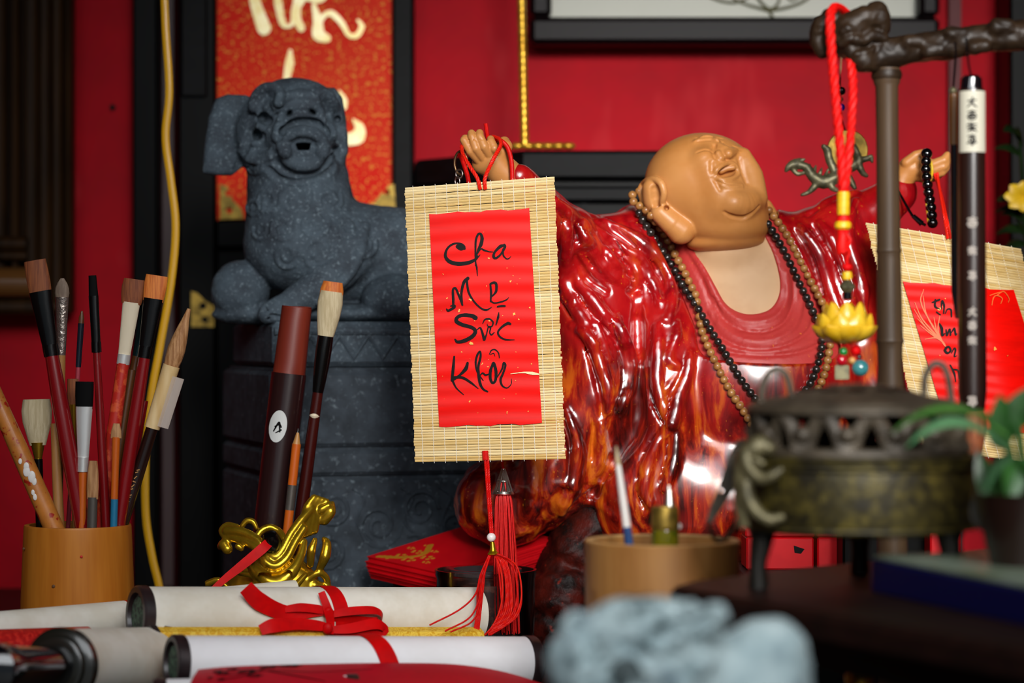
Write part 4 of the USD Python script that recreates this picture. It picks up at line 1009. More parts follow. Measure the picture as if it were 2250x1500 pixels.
for k in range(10):      # openwork cone: ribs, rings and scroll bows
    a = k * 2 * math.pi / 10
    cap.append(tube([KD(1106 + (3 + 18 * x) * math.cos(a + 0.5 * x), 1031 + 52 * x, (3 + 18 * x) * math.sin(a + 0.5 * x)) for x in np.linspace(0, 1, 7)], 0.0010, 6))
    cap.append(tube([KD(1106 + (3 + 18 * x) * math.cos(a + 0.6 - 0.5 * x), 1031 + 52 * x, (3 + 18 * x) * math.sin(a + 0.6 - 0.5 * x)) for x in np.linspace(0.15, 1, 6)], 0.0009, 6))
for x in (0.0, 0.5, 0.97, 1.03):
    cap.append(tube([KD(1106 + (3 + 18 * x) * math.cos(a), 1031 + 52 * x, (3 + 18 * x) * math.sin(a)) for a in np.linspace(0, 2 * math.pi, 24, endpoint=False)], 0.0010, 6, closed=True))
part(t, 'filigree_cap', join(*cap), m_silver)
strands = []
for k in range(90):
    a, r = rg.uniform(0, 6.283), math.sqrt(rg.uniform(0.05, 1)); x1 = rg.normal(0, 2)
    strands.append(tube([KD(1106 + 5 * r * math.cos(a), 1050, 5 * r * math.sin(a)), KD(1106 + 15 * r * math.cos(a), 1083, 15 * r * math.sin(a)), KD(1107 + 21 * r * math.cos(a), 1120, 21 * r * math.sin(a)), KD(1110 + 25 * r * math.cos(a) + x1, 1240, 24 * r * math.sin(a)), KD(1114 + 27 * r * math.cos(a) + x1, 1388 + rg.uniform(-4, 6), 24 * r * math.sin(a))], 0.0006, 5, n=4))
part(t, 'tassel', join(*strands), m_cord, kind='stuff')

# the second scroll, at the right
SD2 = 2.29
scr2, place2 = bamboo_scroll('blurred bamboo slat scroll with orange plumes on red paper at the right edge', [(1903, 489), (2240, 546), (2030, 985), (2362, 1030)], SD2, 86, 9, [(1984, 618), (2228, 638), (2080, 935), (2330, 960)], curl=0.42)
def k4(*p): return [(x / 3.3333 + 1650, y / 3.3333 + 400) for x, y in p]
def s4(p, w, n=5): return stroke(k4(*p), np.asarray(w, float) / 3.333, n)
for wd in ([s4([(1330, 880), (1380, 860)], [10, 16]), s4([(1352, 860), (1350, 910), (1385, 930)], [12, 16, 8]), s4([(1395, 930), (1400, 870), (1416, 900), (1412, 960)], [8, 14, 14, 10]), s4([(1425, 960), (1440, 930), (1466, 935), (1470, 985)], [8, 10, 14, 10]), s4([(1360, 950), (1388, 972)], [10, 10])],
           [s4([(1382, 1035), (1398, 1070), (1402, 1120), (1420, 1108)], [10, 22, 18, 8]), s4([(1430, 1080), (1436, 1120), (1456, 1075), (1462, 1118)], [10, 16, 12, 14]), s4([(1470, 1100), (1490, 1070), (1500, 1115), (1510, 1110)], [8, 14, 16, 8])],
           [s4([(1440, 1205), (1422, 1230), (1440, 1252), (1464, 1232), (1450, 1204), (1425, 1210)], [14, 20, 16, 14, 12, 8]), s4([(1470, 1250), (1490, 1215), (1500, 1230), (1490, 1275), (1510, 1270)], [8, 10, 12, 10, 5])],
           [s4([(1460, 1340), (1490, 1400), (1500, 1460)], [12, 14, 8]), s4([(1480, 1370), (1520, 1380), (1530, 1440)], [10, 12, 8])]):
    part(scr2, 'ink_word', ink(wd, place2, 0.0003, 0.2), m_ink)
pl = []
for x0, y0, xm, ym in ((1265, 785, 1250, 900), (1260, 830, 1290, 980), (1200, 880, 1260, 1010), (1195, 930, 1280, 1060), (1220, 1000, 1310, 1090), (1240, 1050, 1330, 1120), (1275, 1150, 1350, 1140), (1385, 970, 1370, 1080), (1340, 990, 1360, 1090)):
    pl.append(s4([(x0, y0), (xm, ym), (1400, 1165), (1425, 1200)], [4, 9, 12, 8]))
pl += [s4([(1765, 900), (1775, 850), (1800, 830), (1840, 850), (1830, 890)], [6, 8, 8, 8, 5]), s4([(1800, 830), (1850, 800), (1890, 850), (1885, 880)], [6, 8, 6, 5]), s4([(1750, 830), (1790, 815), (1850, 800)], [5, 7, 5])]
ink_parts(scr2, 'orange_plume', pl, place2, 0.0003, m_orangepaint, 0.2)
S2 = Frame(SD2)
part(scr2, 'hanging_cord', rope([S(2058, 368, 6), S(2062, 400, 30), S2(2074, 470, 4), S2(2082, 524, 6)], 0.0016), m_ocord)
part(scr2, 'hanging_cord', rope([S(2046, 362, 6), S(2066, 420, 30), S2(2080, 480, 4), S2(2090, 524, 6)], 0.0016), m_ocord)

# black bead string over the open hand, black cable below it
t = thing('black_bead_string', 'string of glossy black beads hanging from the open hand at the right', 'bead string', S(2042, 500, 30))
m_bb = M('glossy_black_beads', '#050506', 0.12, coat=0.8)
pa = along([(2036, 338), (2034, 372), (2040, 420), (2046, 460), (2050, 500)], 17)
for i, (u, v) in enumerate(pa): part(t, 'bead', ball(S(u, v, 28), (11.8 - (i == 0) * -1) * s, 2), m_bb, smooth=True)
part(t, 'yellow_thread', rope([S(2046, 355, 22), S(2048, 380, 26), S(2036, 430, 28), S(2040, 490, 28)], 0.0012), m_petal)
t = thing('black_cable', 'thin black cable hanging behind the second bamboo scroll at the right', 'cable', S(2010, 500))
part(t, 'lead', tube([S(1960, 405, 20), S(1978, 428, 20), S(2008, 478, 30), S(2034, 495, 36)], 0.0014, 8, n=6), m_bb)
part(t, 'plug', tube([S(2006, 474, 30), S(2026, 492, 34)], [0.0022, 0.003], 10), m_bb)
# ---------------------------------------------------------------- cup of paint brushes, yellow cable
m_bamboo = M('honey_bamboo', '#ae641a', 0.42, spec=0.3, col2='#bf7626', nscale=60, stretch=(1, 1, 0.06), col3='#8f5217', ramp3=(0.66, 0.8), n3scale=18)
CD = 2.17; C = Frame(CD); cs = C.s
cc = C(171, 1484)
t = thing('bamboo_brush_cup', 'honey coloured bamboo cup packed with paint brushes at the lower left', 'cup', cc)
zr = C(0, 1152)[2] - TABLE
part(t, 'cup', lathe([(0, 0), (0.0495, 0), (0.051, 0.002), (0.0505, zr * 0.5), (0.0485, zr - 0.016), (0.0478, zr - 0.002), (0.0472, zr), (0.043, zr), (0.0428, zr - 0.002), (0.0435, 0.02), (0, 0.02)], (cc[0], cc[1], TABLE), sides=56), m_bamboo)
for u, v, r, c in ((140, 1276, 4, '#5a3512'), (200, 1212, 3, '#c01510'), (64, 1200, 3, '#5a3512')):
    x = (u - 171) * cs; part(t, 'speck', ball((cc[0] + x, cc[1] - math.sqrt(max(0.0500 ** 2 - x * x, 0)), C(u, v)[2]), r * cs, 1, (1, 0.4, 1)), M(f'speck_{u}', c, 0.6))
col = {}
def c_(name, *a, **k):
    if name not in col: col[name] = M('brush_' + name, *a, **k)
    return col[name]
K = dict(
  red=c_('red', (0.2, 0.003, 0.005), 0.25, coat=0.4), black=c_('black', '#050505', 0.25, coat=0.25, spec=0.3), brownhair=c_('brown_hair', '#6a3214', 0.7, col2='#8a4a22', nscale=500, stretch=(1, 1, 0.05)), greyhair=c_('grey_brown_hair', '#6e5b4c', 0.7, col2='#8a7766', nscale=500, stretch=(1, 1, 0.05)),
  silver=c_('silver', '#e6e4e0', 0.28, metal=0.55), foil=c_('foil', '#b5a79c', 0.3, metal=0.9, bump=1.0, bscale=250), tan=c_('tan', '#c08a4c', 0.45, col2='#a8743a', nscale=60, stretch=(1, 1, 0.1)), navy=c_('navy', '#131a26', 0.3), pink=c_('pink', '#a83a48', 0.4),
  cream=c_('cream', '#d8c9ae', 0.3, coat=0.3), wornred=c_('worn_red', '#b8261a', 0.4, col2='#d0502a', nscale=120, ramp=(0.5, 0.6)), teal=c_('teal', '#2a4a4c', 0.25, metal=0.8), orangehair=c_('orange_hair', '#b5561a', 0.65, col2='#d47a2c', nscale=500, stretch=(1, 1, 0.05)),
  brown=c_('brown', '#5a3210', 0.4, coat=0.3), tanhair=c_('tan_hair', '#8f5f34', 0.7, col2='#b98a5c', nscale=450, stretch=(1, 1, 0.06)), palebamboo=c_('pale_bamboo', '#cba870', 0.45, col2='#d9bd8c', nscale=80, stretch=(1, 1, 0.1), col3='#d8b012', ramp3=(0.62, 0.66), n3scale=40), darkbrown=c_('dark_brown', '#1d0c08', 0.25, coat=0.5),
  paintwood=c_('splattered_wood', '#b06a2a', 0.4, col2='#c87a30', nscale=40, col3='#a02010', ramp3=(0.6, 0.64), n3scale=110, coat=0.2), white=c_('white_paint', '#e4ddd6', 0.45), creamhair=c_('cream_hair', '#b3a17c', 0.75, col2='#c9b996', nscale=450, stretch=(1, 1, 0.05)), goldf=c_('gold', '#c29a2c', 0.28, metal=0.9),
  orange=c_('orange', '#c25a14', 0.35, coat=0.2), blue=c_('blue', '#1d6f94', 0.35), grey=c_('grey', '#5d5751', 0.4, metal=0.5), blackhair=c_('black_hair', '#050505', 0.7, spec=0.1), wood=c_('bare_wood', '#b07a40', 0.5, col2='#8d5c2c', nscale=50, stretch=(1, 1, 0.15)))
def brush(label, top, rim, segs, dt=0.0, dr=0.0, deep=1455, cat='paint brush', name='paint_brush', fr=None, lab={}):
    """segs: (part name, v from, v to, half width from, half width to, material, flatness); measured down the picture"""
    fr = fr or C
    a, b = np.array([*top, dt]), np.array([*rim, dr]); dirv = (b - a) / (b[1] - a[1])
    at = lambda v: fr(*(a + dirv * (v - a[1])))
    th = thing(name, label, cat, at(deep))
    for nm, v0, v1, r0, r1, m, fl in segs:
        v1 = deep if v1 is None else v1; k = 2 if isinstance(r0, (int, float)) and isinstance(r1, (int, float)) else 0
        vs = np.linspace(v0, v1, 6) if np.ndim(r0) == 0 else np.linspace(v0, v1, len(r0))
        rs = np.linspace(r0, r1, 6) if np.ndim(r0) == 0 else np.asarray(r0, float)
        if nm == 'ferrule' and fl < 1:      # flattened towards the hair, round at the handle
            ts, aa, bb = None, None, None
        part(th, nm, tube([at(v) for v in vs], rs * fr.s, 16, aspect=fl, up=(0, 1, 0)), m, lab.get(nm))
    return th, at
brush('large flat brush with brown bristles, black ferrule and red handle, leftmost tall one in cup', (76, 570), (180, 1150), [('bristles', 572, 648, [24, 25.5, 25.5, 24], 0, K['brownhair'], 0.35), ('ferrule', 640, 758, 25, 17, K['black'], 0.5), ('ferrule_ring', 757, 782, 17.5, 17.5, K['black'], 0.9), ('handle', 780, None, [15, 18.5, 19, 17, 16, 15, 14], 0, K['red'], 1)], 50, 50)
brush('rounded grey-brown brush with crumpled foil ferrule and pale tan handle', (137, 610), (128, 1150), [('bristles', 611, 654, [4, 11, 15, 16, 14.5], 0, K['greyhair'], 0.5), ('ferrule', 652, 782, 15, 10, K['foil'], 0.7), ('handle', 780, None, 10, 9, K['tan'], 1)], -30, -50)
brush('smallest thin brush with dark blue ferrule and pink handle', (180, 683), (150, 1150), [('bristles', 683, 712, [2, 6, 6], 0, K['brown'], 0.7), ('ferrule', 710, 806, 7, 6, K['navy'], 1), ('handle', 805, None, 5, 5, K['pink'], 1)], -50, -60)
brush('slim flat brush with black bristles, black ferrule and a thin red handle', (203, 605), (233, 1150), [('bristles', 605, 652, [8.5, 9.5, 10.5], 0, K['blackhair'], 0.4), ('ferrule', 650, 752, 11, 10, K['black'], 0.6), ('ferrule_ring', 751, 774, 11, 11, K['black'], 1), ('handle', 772, None, [8, 9.5, 10.5, 11, 10], 0, K['red'], 1)], 0, 10)
brush('flat brush with brown bristles, cream ferrule and worn red handle', (296, 612), (222, 1150), [('bristles', 613, 668, [23, 26, 25, 21.5], 0, K['brownhair'], 0.35), ('ferrule', 664, 780, 19.5, 13.5, K['cream'], 0.5), ('ferrule_ring', 778, 800, 14.5, 14.5, K['silver'], 0.9), ('handle', 798, None, [13.5, 15, 16, 14, 12, 11, 10], 0, K['wornred'], 1)], -10, -20)
brush('short-haired flat brush with shiny teal metal ferrule, behind the cream one', (327, 640), (230, 1150), [('bristles', 640, 668, 15, 15, K['blackhair'], 0.4), ('ferrule', 664, 784, 14.5, 9, K['teal'], 0.6), ('handle', 782, None, [10, 14, 15, 14, 12, 10], 0, K['brown'], 1)], -60, -60)
brush('wide flat brush with orange bristles, black ferrule and red handle, right side of cup', (345, 604), (262, 1150), [('bristles', 605, 662, [24, 25, 24, 22], 0, K['orangehair'], 0.35), ('ferrule', 656, 762, 22, 15.5, K['black'], 0.5), ('ferrule_ring', 760, 786, 16, 16, K['black'], 0.9), ('handle', 784, None, [13, 15, 15, 14, 12, 11], 0, K['red'], 1)], 10, 20)
th, at = brush('round calligraphy brush with tan hair, pale bamboo ferrule and dark handle, leaning furthest right', (416, 676), (270, 1148), [('bristles', 678, 810, [4, 8, 13, 17, 20, 19, 16], 0, K['tanhair'], 0.9), ('ferrule', 803, 940, 19, 17, K['palebamboo'], 1), ('handle', 936, None, [13.5, 14, 13, 12, 10], 0, K['darkbrown'], 1)], 10, 6)
part(th, 'clear_sleeve', tube([at(828) + [0.008, -0.004, 0], at(938) + [0.009, -0.004, 0]], [0.0075, 0.006], 14, aspect=0.3, up=(0, 1, 0)), M('clear_plastic_sleeve', '#d8c8bc', 0.2, alpha=0.45))
gl = []
for i, v in enumerate(np.linspace(1030, 1122, 11)):
    p = at(v); e = cs * 4
    gl.append(tube([p + [-e, -0.0056, e * (0.4 if i % 2 else -0.6)], p + [e * 0.6, -0.0056, e * (0.9 if i % 3 else -0.2)]], 0.0006, 5))
part(th, 'gilt_marks', join(*gl), K['tan'])
th, at = brush('thick wooden handle splattered with white paint, leaning left out of the cup', (-46, 790), (114, 1150), [('handle', 790, None, [17, 19, 21, 22, 22, 21, 20], 0, K['paintwood'], 1)], 50, 44)
for v, dx, r in ((1012, 4, 6), (1024, 12, 9), (1034, 8, 11), (1046, 14, 12), (1056, 15, 8), (1080, 2, 6), (1090, 2, 7)):
    p = at(v); part(th, 'paint_blob', ball(p + np.array([(dx - 8) * cs, -20.5 * cs, 0]), r * cs, 2, (0.7, 0.25, 1.1)), K['white'])
brush('wide soft cream fan of hair on a gold and black ferrule', (80, 876), (88, 1150), [('bristles', 877, 978, [30, 34, 32, 25, 18], 0, K['creamhair'], 0.5), ('ferrule', 972, 1010, 16, 8, K['goldf'], 0.8), ('handle', 1008, None, 10, 9, K['black'], 1)], -20, -20)
brush('angled black-bristle brush with bright silver ferrule and orange handle, front of the cup', (186, 836), (180, 1150), [('bristles', 838, 898, [20, 20, 18.5], 0, K['blackhair'], 0.35), ('ferrule', 893, 1006, 18.5, 12, K['silver'], 0.5), ('ferrule_ring', 1004, 1036, 12, 12, K['silver'], 1), ('handle', 1034, None, 9.5, 9, K['orange'], 1)], 55, 58)
brush('small brown brush with gold ferrule half hidden behind the silver one', (160, 828), (166, 1150), [('bristles', 832, 892, [12, 13, 12], 0, K['brownhair'], 0.4), ('ferrule', 888, 972, 10, 8, K['goldf'], 0.7), ('handle', 970, None, 8, 7, K['wood'], 1)], 0, -10)
brush('bare rough wooden stick standing in the cup beside the splattered handle', (120, 930), (130, 1150), [('handle', 930, None, [9, 11, 12, 12, 11], 0, K['wood'], 1)], 10, 20)
brush('orange pencil-thin handle with a blue end, right of centre in the cup', (256, 930), (250, 1150), [('bristles', 930, 962, [7, 11, 12], 0, K['tanhair'], 0.6), ('handle', 960, 1096, [9, 8, 8], 0, K['orange'], 1), ('blue_end', 1094, None, 8, 7.5, K['blue'], 1)], 50, 46)
brush('tan hair brush with grey ferrule deep in the front of the cup', (205, 1010), (202, 1150), [('bristles', 1012, 1096, [9, 12, 13, 12], 0, K['tanhair'], 0.6), ('ferrule', 1092, None, 11, 9, K['grey'], 0.8)], 78, 76)
brush('plain brown wooden handle between the two red handles in the cup', (290, 810), (236, 1150), [('handle', 812, None, [10, 14, 15, 13, 11], 0, K['brown'], 1)], -40, -40)
brush('second slim red handle leaning right behind the wide brush', (318, 880), (268, 1150), [('handle', 880, None, [8, 10, 10, 9], 0, K['red'], 1)], -40, -30)

Y = Frame(2.5)
single('yellow_cable', tube([Y(360, -60), Y(364, 60), Y(372, 200), Y(364, 300), Y(376, 400), Y(386, 500), Y(376, 620), Y(352, 760), Y(334, 860), Y(322, 960), Y(320, 1120), Y(334, 1220), Y(350, 1290), Y(362, 1380), P(380, 1396, 2.47)], 0.0041, 10, n=8, aspect=0.6, up=(0, 1, 0)), M('yellow_cable', '#d9a00c', 0.4, coat=0.2), 'yellow flat cable hanging down between the brushes and the black screen', 'cable')

# ---------------------------------------------------------------- tube, brush and pencil in the gold dragon holder
Dg = Frame(2.235); gs_ = Dg.s
fld2 = Field(Dg(440, 1478, 95), Dg(748, 1078, -75), 0.0011)
def gc(pts, r, k=5, n=3): fld2.chain([Dg(*p) for p in pts], np.asarray(r, float) * gs_, k * gs_, False, n)
fld2.ell(Dg(600, 1310, 0), np.array([108, 48, 100]) * gs_, 8 * gs_)
fld2.ell(Dg(600, 1440, 0), np.array([130, 60, 36]) * gs_, 8 * gs_)
gc([(500, 1166, 10), (530, 1168, 30), (566, 1186, 50), (590, 1215, 66), (606, 1224, 72), (622, 1206, 64), (640, 1172, 48), (664, 1140, 30), (684, 1118, 14)], [12, 11, 10, 10, 10, 10, 10, 10, 9], 3)
gc([(506, 1180, 14), (540, 1190, 40), (566, 1206, 60), (584, 1234, 76), (606, 1244, 80), (630, 1226, 74), (648, 1192, 58), (668, 1160, 40)], [10, 10, 10, 11, 11, 10, 9, 9], 3)
gc([(546, 1232, 60), (572, 1262, 80), (606, 1274, 88), (640, 1256, 80), (660, 1222, 62), (668, 1190, 44)], [11, 15, 17, 15, 10, 8], 4)
gc([(524, 1258, 60), (560, 1266, 70), (572, 1290, 80), (600, 1310, 84), (640, 1294, 80), (672, 1262, 60)], [6, 8, 9, 10, 9, 6], 3)
gc([(560, 1186, 30), (574, 1166, 20), (594, 1158, 16), (614, 1168, 20), (624, 1184, 36)], [7, 8, 8, 8, 7], 3)
gc([(494, 1196, 16), (500, 1206, 22)], [13, 12]); gc([(486, 1200, 0), (488, 1196, 10)], [9, 9])
gc([(524, 1200, 52), (530, 1204, 52)], [8, 7]); gc([(498, 1182, 10), (488, 1166, 0), (500, 1154, -4), (520, 1158, 4)], [9, 8, 8, 8], 3)
gc([(532, 1156, -10), (542, 1144, -10), (556, 1146, -8), (564, 1160, -6)], [6, 7, 7, 5], 3)
for o in range(4): gc([(660 + o * 10, 1176 - o * 4, 26 - o * 6), (668 + o * 10, 1140 - o * 6, 22 - o * 6), (676 + o * 9, 1112 - o * 2, 14 - o * 5), (690 + o * 9, 1092 + o * 3, 6 - o * 3)], [10, 10, 9, 7], 3, 2)
gc([(712, 1140, 0), (726, 1124, 4), (730, 1106, 0)], [14, 12, 6], 4); gc([(706, 1120, 10), (722, 1110, 10)], [9, 7])
gc([(682, 1240, 20), (684, 1210, 30), (692, 1186, 24)], [8, 10, 6], 3); gc([(702, 1250, 16), (714, 1222, 26), (718, 1194, 18), (712, 1184, 10)], [8, 12, 10, 6], 3)
gc([(676, 1272, 20), (700, 1258, 20), (716, 1268, 10), (722, 1290, 4)], [8, 8, 8, 6], 3); gc([(456, 1282, 20), (480, 1274, 26), (500, 1290, 30)], [8, 7, 6], 3); gc([(690, 1286, 14), (720, 1300, 0)], [14, 16], 4)
fld2.ell(Dg(596, 1190, 62), np.array([20, 26, 26]) * gs_, 3 * gs_, cut=True)
t = thing('gold_dragon_holder', 'shiny gold swirling dragon brush holder in front of the stone pedestal', 'brush holder', Dg(600, 1472))
m_gdrag = M('polished_gold', '#d8b02a', 0.26, metal=0.85, col2='#b89020', nscale=60, ramp=(0.4, 0.7), col3='#3a2604', ramp3=(0.66, 0.82), n3scale=70)
part(t, 'dragon', fld2.mesh(1), m_gdrag, smooth=True)
part(t, 'black_mouth', lathe([(0, 0), (0.006, 0.001), (0.0082, 0.005), (0.0082, 0.014), (0.006, 0.02), (0, 0.022)], Dg(602, 1212, 58), (-0.15, -0.6, 1), 16), K['black'])

BT = Frame(2.288)
th, at = brush('dark brown tube with red-brown cap and oval white sticker behind the gold dragon', (652, 676), (596, 1160), [('body', 820, None, 39, 39, M('dark_brown_tube', '#241010', 0.3, coat=0.5), 1), ('cap', 674, 824, 33, 36, M('red_brown_cap', '#6e2416', 0.42, col2='#7d2c1b', nscale=40, stretch=(1, 1, 0.1)), 1)], 0, 0, 1440, 'tube', 'brush_tube', BT)
part(th, 'cap_top', ball(at(676), 33 * BT.s, 3, (1, 1, 0.12)), M('cap_end', '#7a2c1c', 0.5), smooth=True)
def on_tube(w, h):
    out = []
    for (x, y), e in zip(w, h):
        ctr = at(y + 935); X = x * BT.s; R_ = 39.6 * BT.s
        out.append(ctr + np.array([X - 8 * BT.s, -math.sqrt(max(R_ * R_ - (X - 8 * BT.s) ** 2, 1e-9)) - e, 0]))
    return np.array(out)
el = sg.Polygon([(20 * math.cos(a), 35 * math.sin(a)) for a in np.linspace(0, 2 * math.pi, 40, endpoint=False)])
el = el.intersection(sg.box(-40, -40, 40, 40)); cells = [el.intersection(sg.box(x, -40, x + 4, 40)) for x in range(-24, 24, 4)]
part(th, 'sticker', join(*[ink([c], on_tube, 0.0003, 0.01) for c in cells if c.area > 0.5]), M('white_sticker', '#c9cbc8', 0.5))
part(th, 'sticker_mark', ink([stroke([(-8, 10), (2, -8), (6, 12)], [3, 5, 3]), stroke([(-6, 0), (4, -4), (8, 2)], [3, 3, 3]), stroke([(-3, 14), (8, 8)], [2, 4])], lambda w, h: on_tube(w, h + 0.0004), 0.0002, 0.1), m_ink)
B2 = Frame(2.27)
brush('pale bristle brush with orange tip and black ferrule right of the brown tube', (732, 618), (660, 1140), [('bristles', 640, 742, [25, 28, 26, 22, 17], 0, K['creamhair'], 0.7), ('bristle_tip', 619, 672, [21, 25.5, 26, 25], 0, K['orangehair'], 0.6), ('ferrule', 738, 862, [17.5, 18, 17, 15, 12], 0, K['black'], 1), ('handle', 860, None, [11.5, 13, 14, 14, 13, 12], 0, M('mahogany', '#3a0c08', 0.25, coat=0.5), 1), ('paint_drip', 902, 924, [8, 12, 8], 0, K['cream'], 1.2)], 0, -10, 1430, fr=B2)
B3 = Frame(2.25)
brush('orange pencil standing behind the gold dragon', (655, 942), (632, 1160), [('lead', 941, 952, [1, 3], 0, K['black'], 1), ('point', 950, 976, [3, 9], 0, K['tan'], 1), ('shaft', 975, 1066, 10, 10, K['orange'], 1), ('worn_band', 1065, 1120, 10.2, 10.2, K['grey'], 1), ('shaft', 1118, None, 10, 10, K['orange'], 1)], 0, 0, 1420, 'pencil', 'pencil', B3)
# ---------------------------------------------------------------- rolled scrolls at the front of the table
m_white = M('white_scroll_paper', '#e8e3d6', 0.62, col2='#dbd3c2', nscale=25, bump=0.06, bscale=700)
m_white2 = M('cool_white_scroll_paper', '#f0edef', 0.55, col2='#ebe7e8', nscale=25, bump=0.06, bscale=700)
m_cap = M('dark_wood_cap', '#1c1214', 0.42, coat=0.2, col2='#2a1b1c', nscale=60)
m_green = M('green_brocade', '#1c2e26', 0.6, col2='#4a6a52', nscale=260, ramp=(0.45, 0.6))
m_yellow = M('yellow_brocade', '#d8a012', 0.5, col2='#edc544', nscale=110, ramp=(0.46, 0.52), dist=3.0, bump=0.3, bscale=300)
m_ribbon = M('red_satin_ribbon', (0.62, 0.002, 0.003), 0.5, col2=(0.5, 0.002, 0.003), nscale=60, spec=0.1)
m_glossblack = M('glossy_black_knob', '#06070a', 0.12, coat=1.0)
m_pinkred = M('crimson_sheet', (0.5, 0.002, 0.016), 0.45, col2=(0.56, 0.002, 0.018), nscale=30, spec=0.15)

def paper_roll(label, p0, p1, r0, r1, mat=m_white, caps=(True, True), seam=True, name='paper_roll', disc=m_green):
    """a rolled sheet from p0 to p1 with turned wooden caps"""
    p0, p1 = np.asarray(p0, float), np.asarray(p1, float); ax = p1 - p0; L_ = np.linalg.norm(ax); ax /= L_
    th = thing(name, label, 'scroll', (p0 + p1) / 2)
    n = 64; ref = np.cross(ax, [0, 0, 1.0]); ref /= np.linalg.norm(ref); up = np.cross(ref, ax)
    turns = 3.0; q = np.linspace(0, turns * 2 * np.pi, int(n * turns))
    rad = 1.0 - 0.10 * (1 - q / q[-1]) * turns / 3
    verts, faces = [], []
    for k, (pt_, r) in enumerate(((p0, r0), (p0 * 0.5 + p1 * 0.5, (r0 + r1) / 2), (p1, r1))):
        verts.append(pt_ + (r * rad)[:, None] * (np.cos(q)[:, None] * up - np.sin(q)[:, None] * ref))
    m = len(q); i, j = np.meshgrid(np.arange(2), np.arange(m - 1), indexing='ij')
    qd = np.stack([i * m + j, i * m + j + 1, (i + 1) * m + j + 1, (i + 1) * m + j], -1).reshape(-1, 4)
    part(th, 'rolled_paper', (np.vstack(verts), qd), mat, smooth=50)
    rod_r = min(r0, r1) * 0.45
    part(th, 'rod', tube([p0 - ax * 0.003, p1 + ax * 0.003], rod_r, 20), m_cap)
    for on, pt_, sgn, r in ((caps[0], p0, -1, r0), (caps[1], p1, 1, r1)):
        if not on: continue
        c = part(th, 'end_cap', lathe([(0, 0), (r * 0.985, 0.0), (r * 1.04, 0.001), (r * 1.04, 0.0085), (r * 0.98, 0.0102), (r * 0.8, 0.0102), (r * 0.74, 0.006), (0, 0.006)], pt_, ax * sgn, 48), m_cap)
        part(c, 'brocade_disc', lathe([(0, 0.006), (r * 0.66, 0.006), (r * 0.64, 0.0078), (0, 0.0082)], pt_, ax * sgn, 40), disc)
    return th
A0, A1 = P(322, 1352, 2.05), P(1046, 1350, 2.20)
paper_roll('white paper scroll with dark cap and green disc, tied with a red bow', A0, A1, 0.0246, 0.0250, m_white, (True, False))
C0, C1 = P(402, 1456, 1.93), P(1150, 1456, 2.06)
paper_roll('white paper scroll with dark caps at both ends in front of the yellow brocade roll', C0, C1, 0.0218, 0.0225, m_white2)
D0, D1 = P(366, 1547, 1.865), P(760, 1538, 1.887)
paper_roll('lowest white paper scroll, cut off by the bottom edge, under the crimson sheet', D0, D1, 0.0196, 0.0196, m_white2)
paper_roll('big white paper scroll with glossy black knob in the lower left corner', P(142, 1462, 1.87), P(352, 1452, 2.03), 0.0285, 0.0285, m_white, (False, True))
k0, k1 = P(142, 1462, 1.87), P(352, 1452, 2.03); kx = (k0 - k1) / np.linalg.norm(k0 - k1)
big = '/World/' + 'paper_roll_003'
part(big, 'end_cap', lathe([(0, 0), (0.0283, 0), (0.0296, 0.001), (0.0296, 0.009), (0.0272, 0.011), (0.024, 0.012), (0.0232, 0.016), (0.020, 0.018), (0, 0.018)], k0, kx, 56), M('olive_black_cap', '#1b1a14', 0.3, coat=0.5))
part(big, 'knob', lathe([(0, 0.012), (0.0172, 0.016), (0.0165, 0.02), (0.0152, 0.05), (0.0165, 0.085), (0.0195, 0.1), (0.0185, 0.112), (0.012, 0.118), (0, 0.12)], k0, kx, 48), m_glossblack)
g0, g1 = P(-160, 1402, 1.99), P(272, 1362, 2.12)
paper_roll('plain white paper scroll with a red end lying along the left edge', g0, g1, 0.0172, 0.0172, m_white, (False, False))
ga = (g1 - g0) / np.linalg.norm(g1 - g0)
part('/World/paper_roll_004', 'red_end', lathe([(0, 0), (0.0165, 0), (0.0172, 0.002), (0.0172, 0.012), (0, 0.013)], g1, ga, 40), m_ribbon)
paper_roll('red patterned paper scroll under the white one at the left edge', P(-120, 1432, 1.95), P(190, 1420, 2.045), 0.0170, 0.0170, M('red_patterned_paper', '#b00a0a', 0.5, col2='#d0281c', nscale=240, ramp=(0.5, 0.56)), (False, False))
paper_roll('short thin white paper roll lying behind the bow scroll in front of the gold dragon', P(470, 1312, 2.155), P(648, 1295, 2.195), 0.0088, 0.0088, m_white, (False, False))
paper_roll('white paper scroll lying underneath the bow-tied scroll', P(430, 1470, 2.072), P(980, 1428, 2.202), 0.0182, 0.0182, m_white, (False, False))
# yellow brocade roll between the two white ones: eight-sided, with a cut end
y0, y1 = P(338, 1408, 2.005), P(1052, 1406, 2.16); ya = (y1 - y0) / np.linalg.norm(y1 - y0)
t = thing('brocade_roll', 'eight-sided yellow brocade scroll case between the white scrolls', 'scroll case', (y0 + y1) / 2)
part(t, 'brocade', tube([y0, y1], 0.0118, 8, up=(0, 0, 1)), m_yellow, smooth=False)
part(t, 'end_rim', tube([y0 - ya * 0.004, y0 + ya * 0.0015], 0.0132, 8, up=(0, 0, 1)), m_cap, smooth=False)
part(t, 'white_end', tube([y0 - ya * 0.0062, y0 - ya * 0.0035], 0.0098, 8, up=(0, 0, 1)), m_white2, smooth=False)

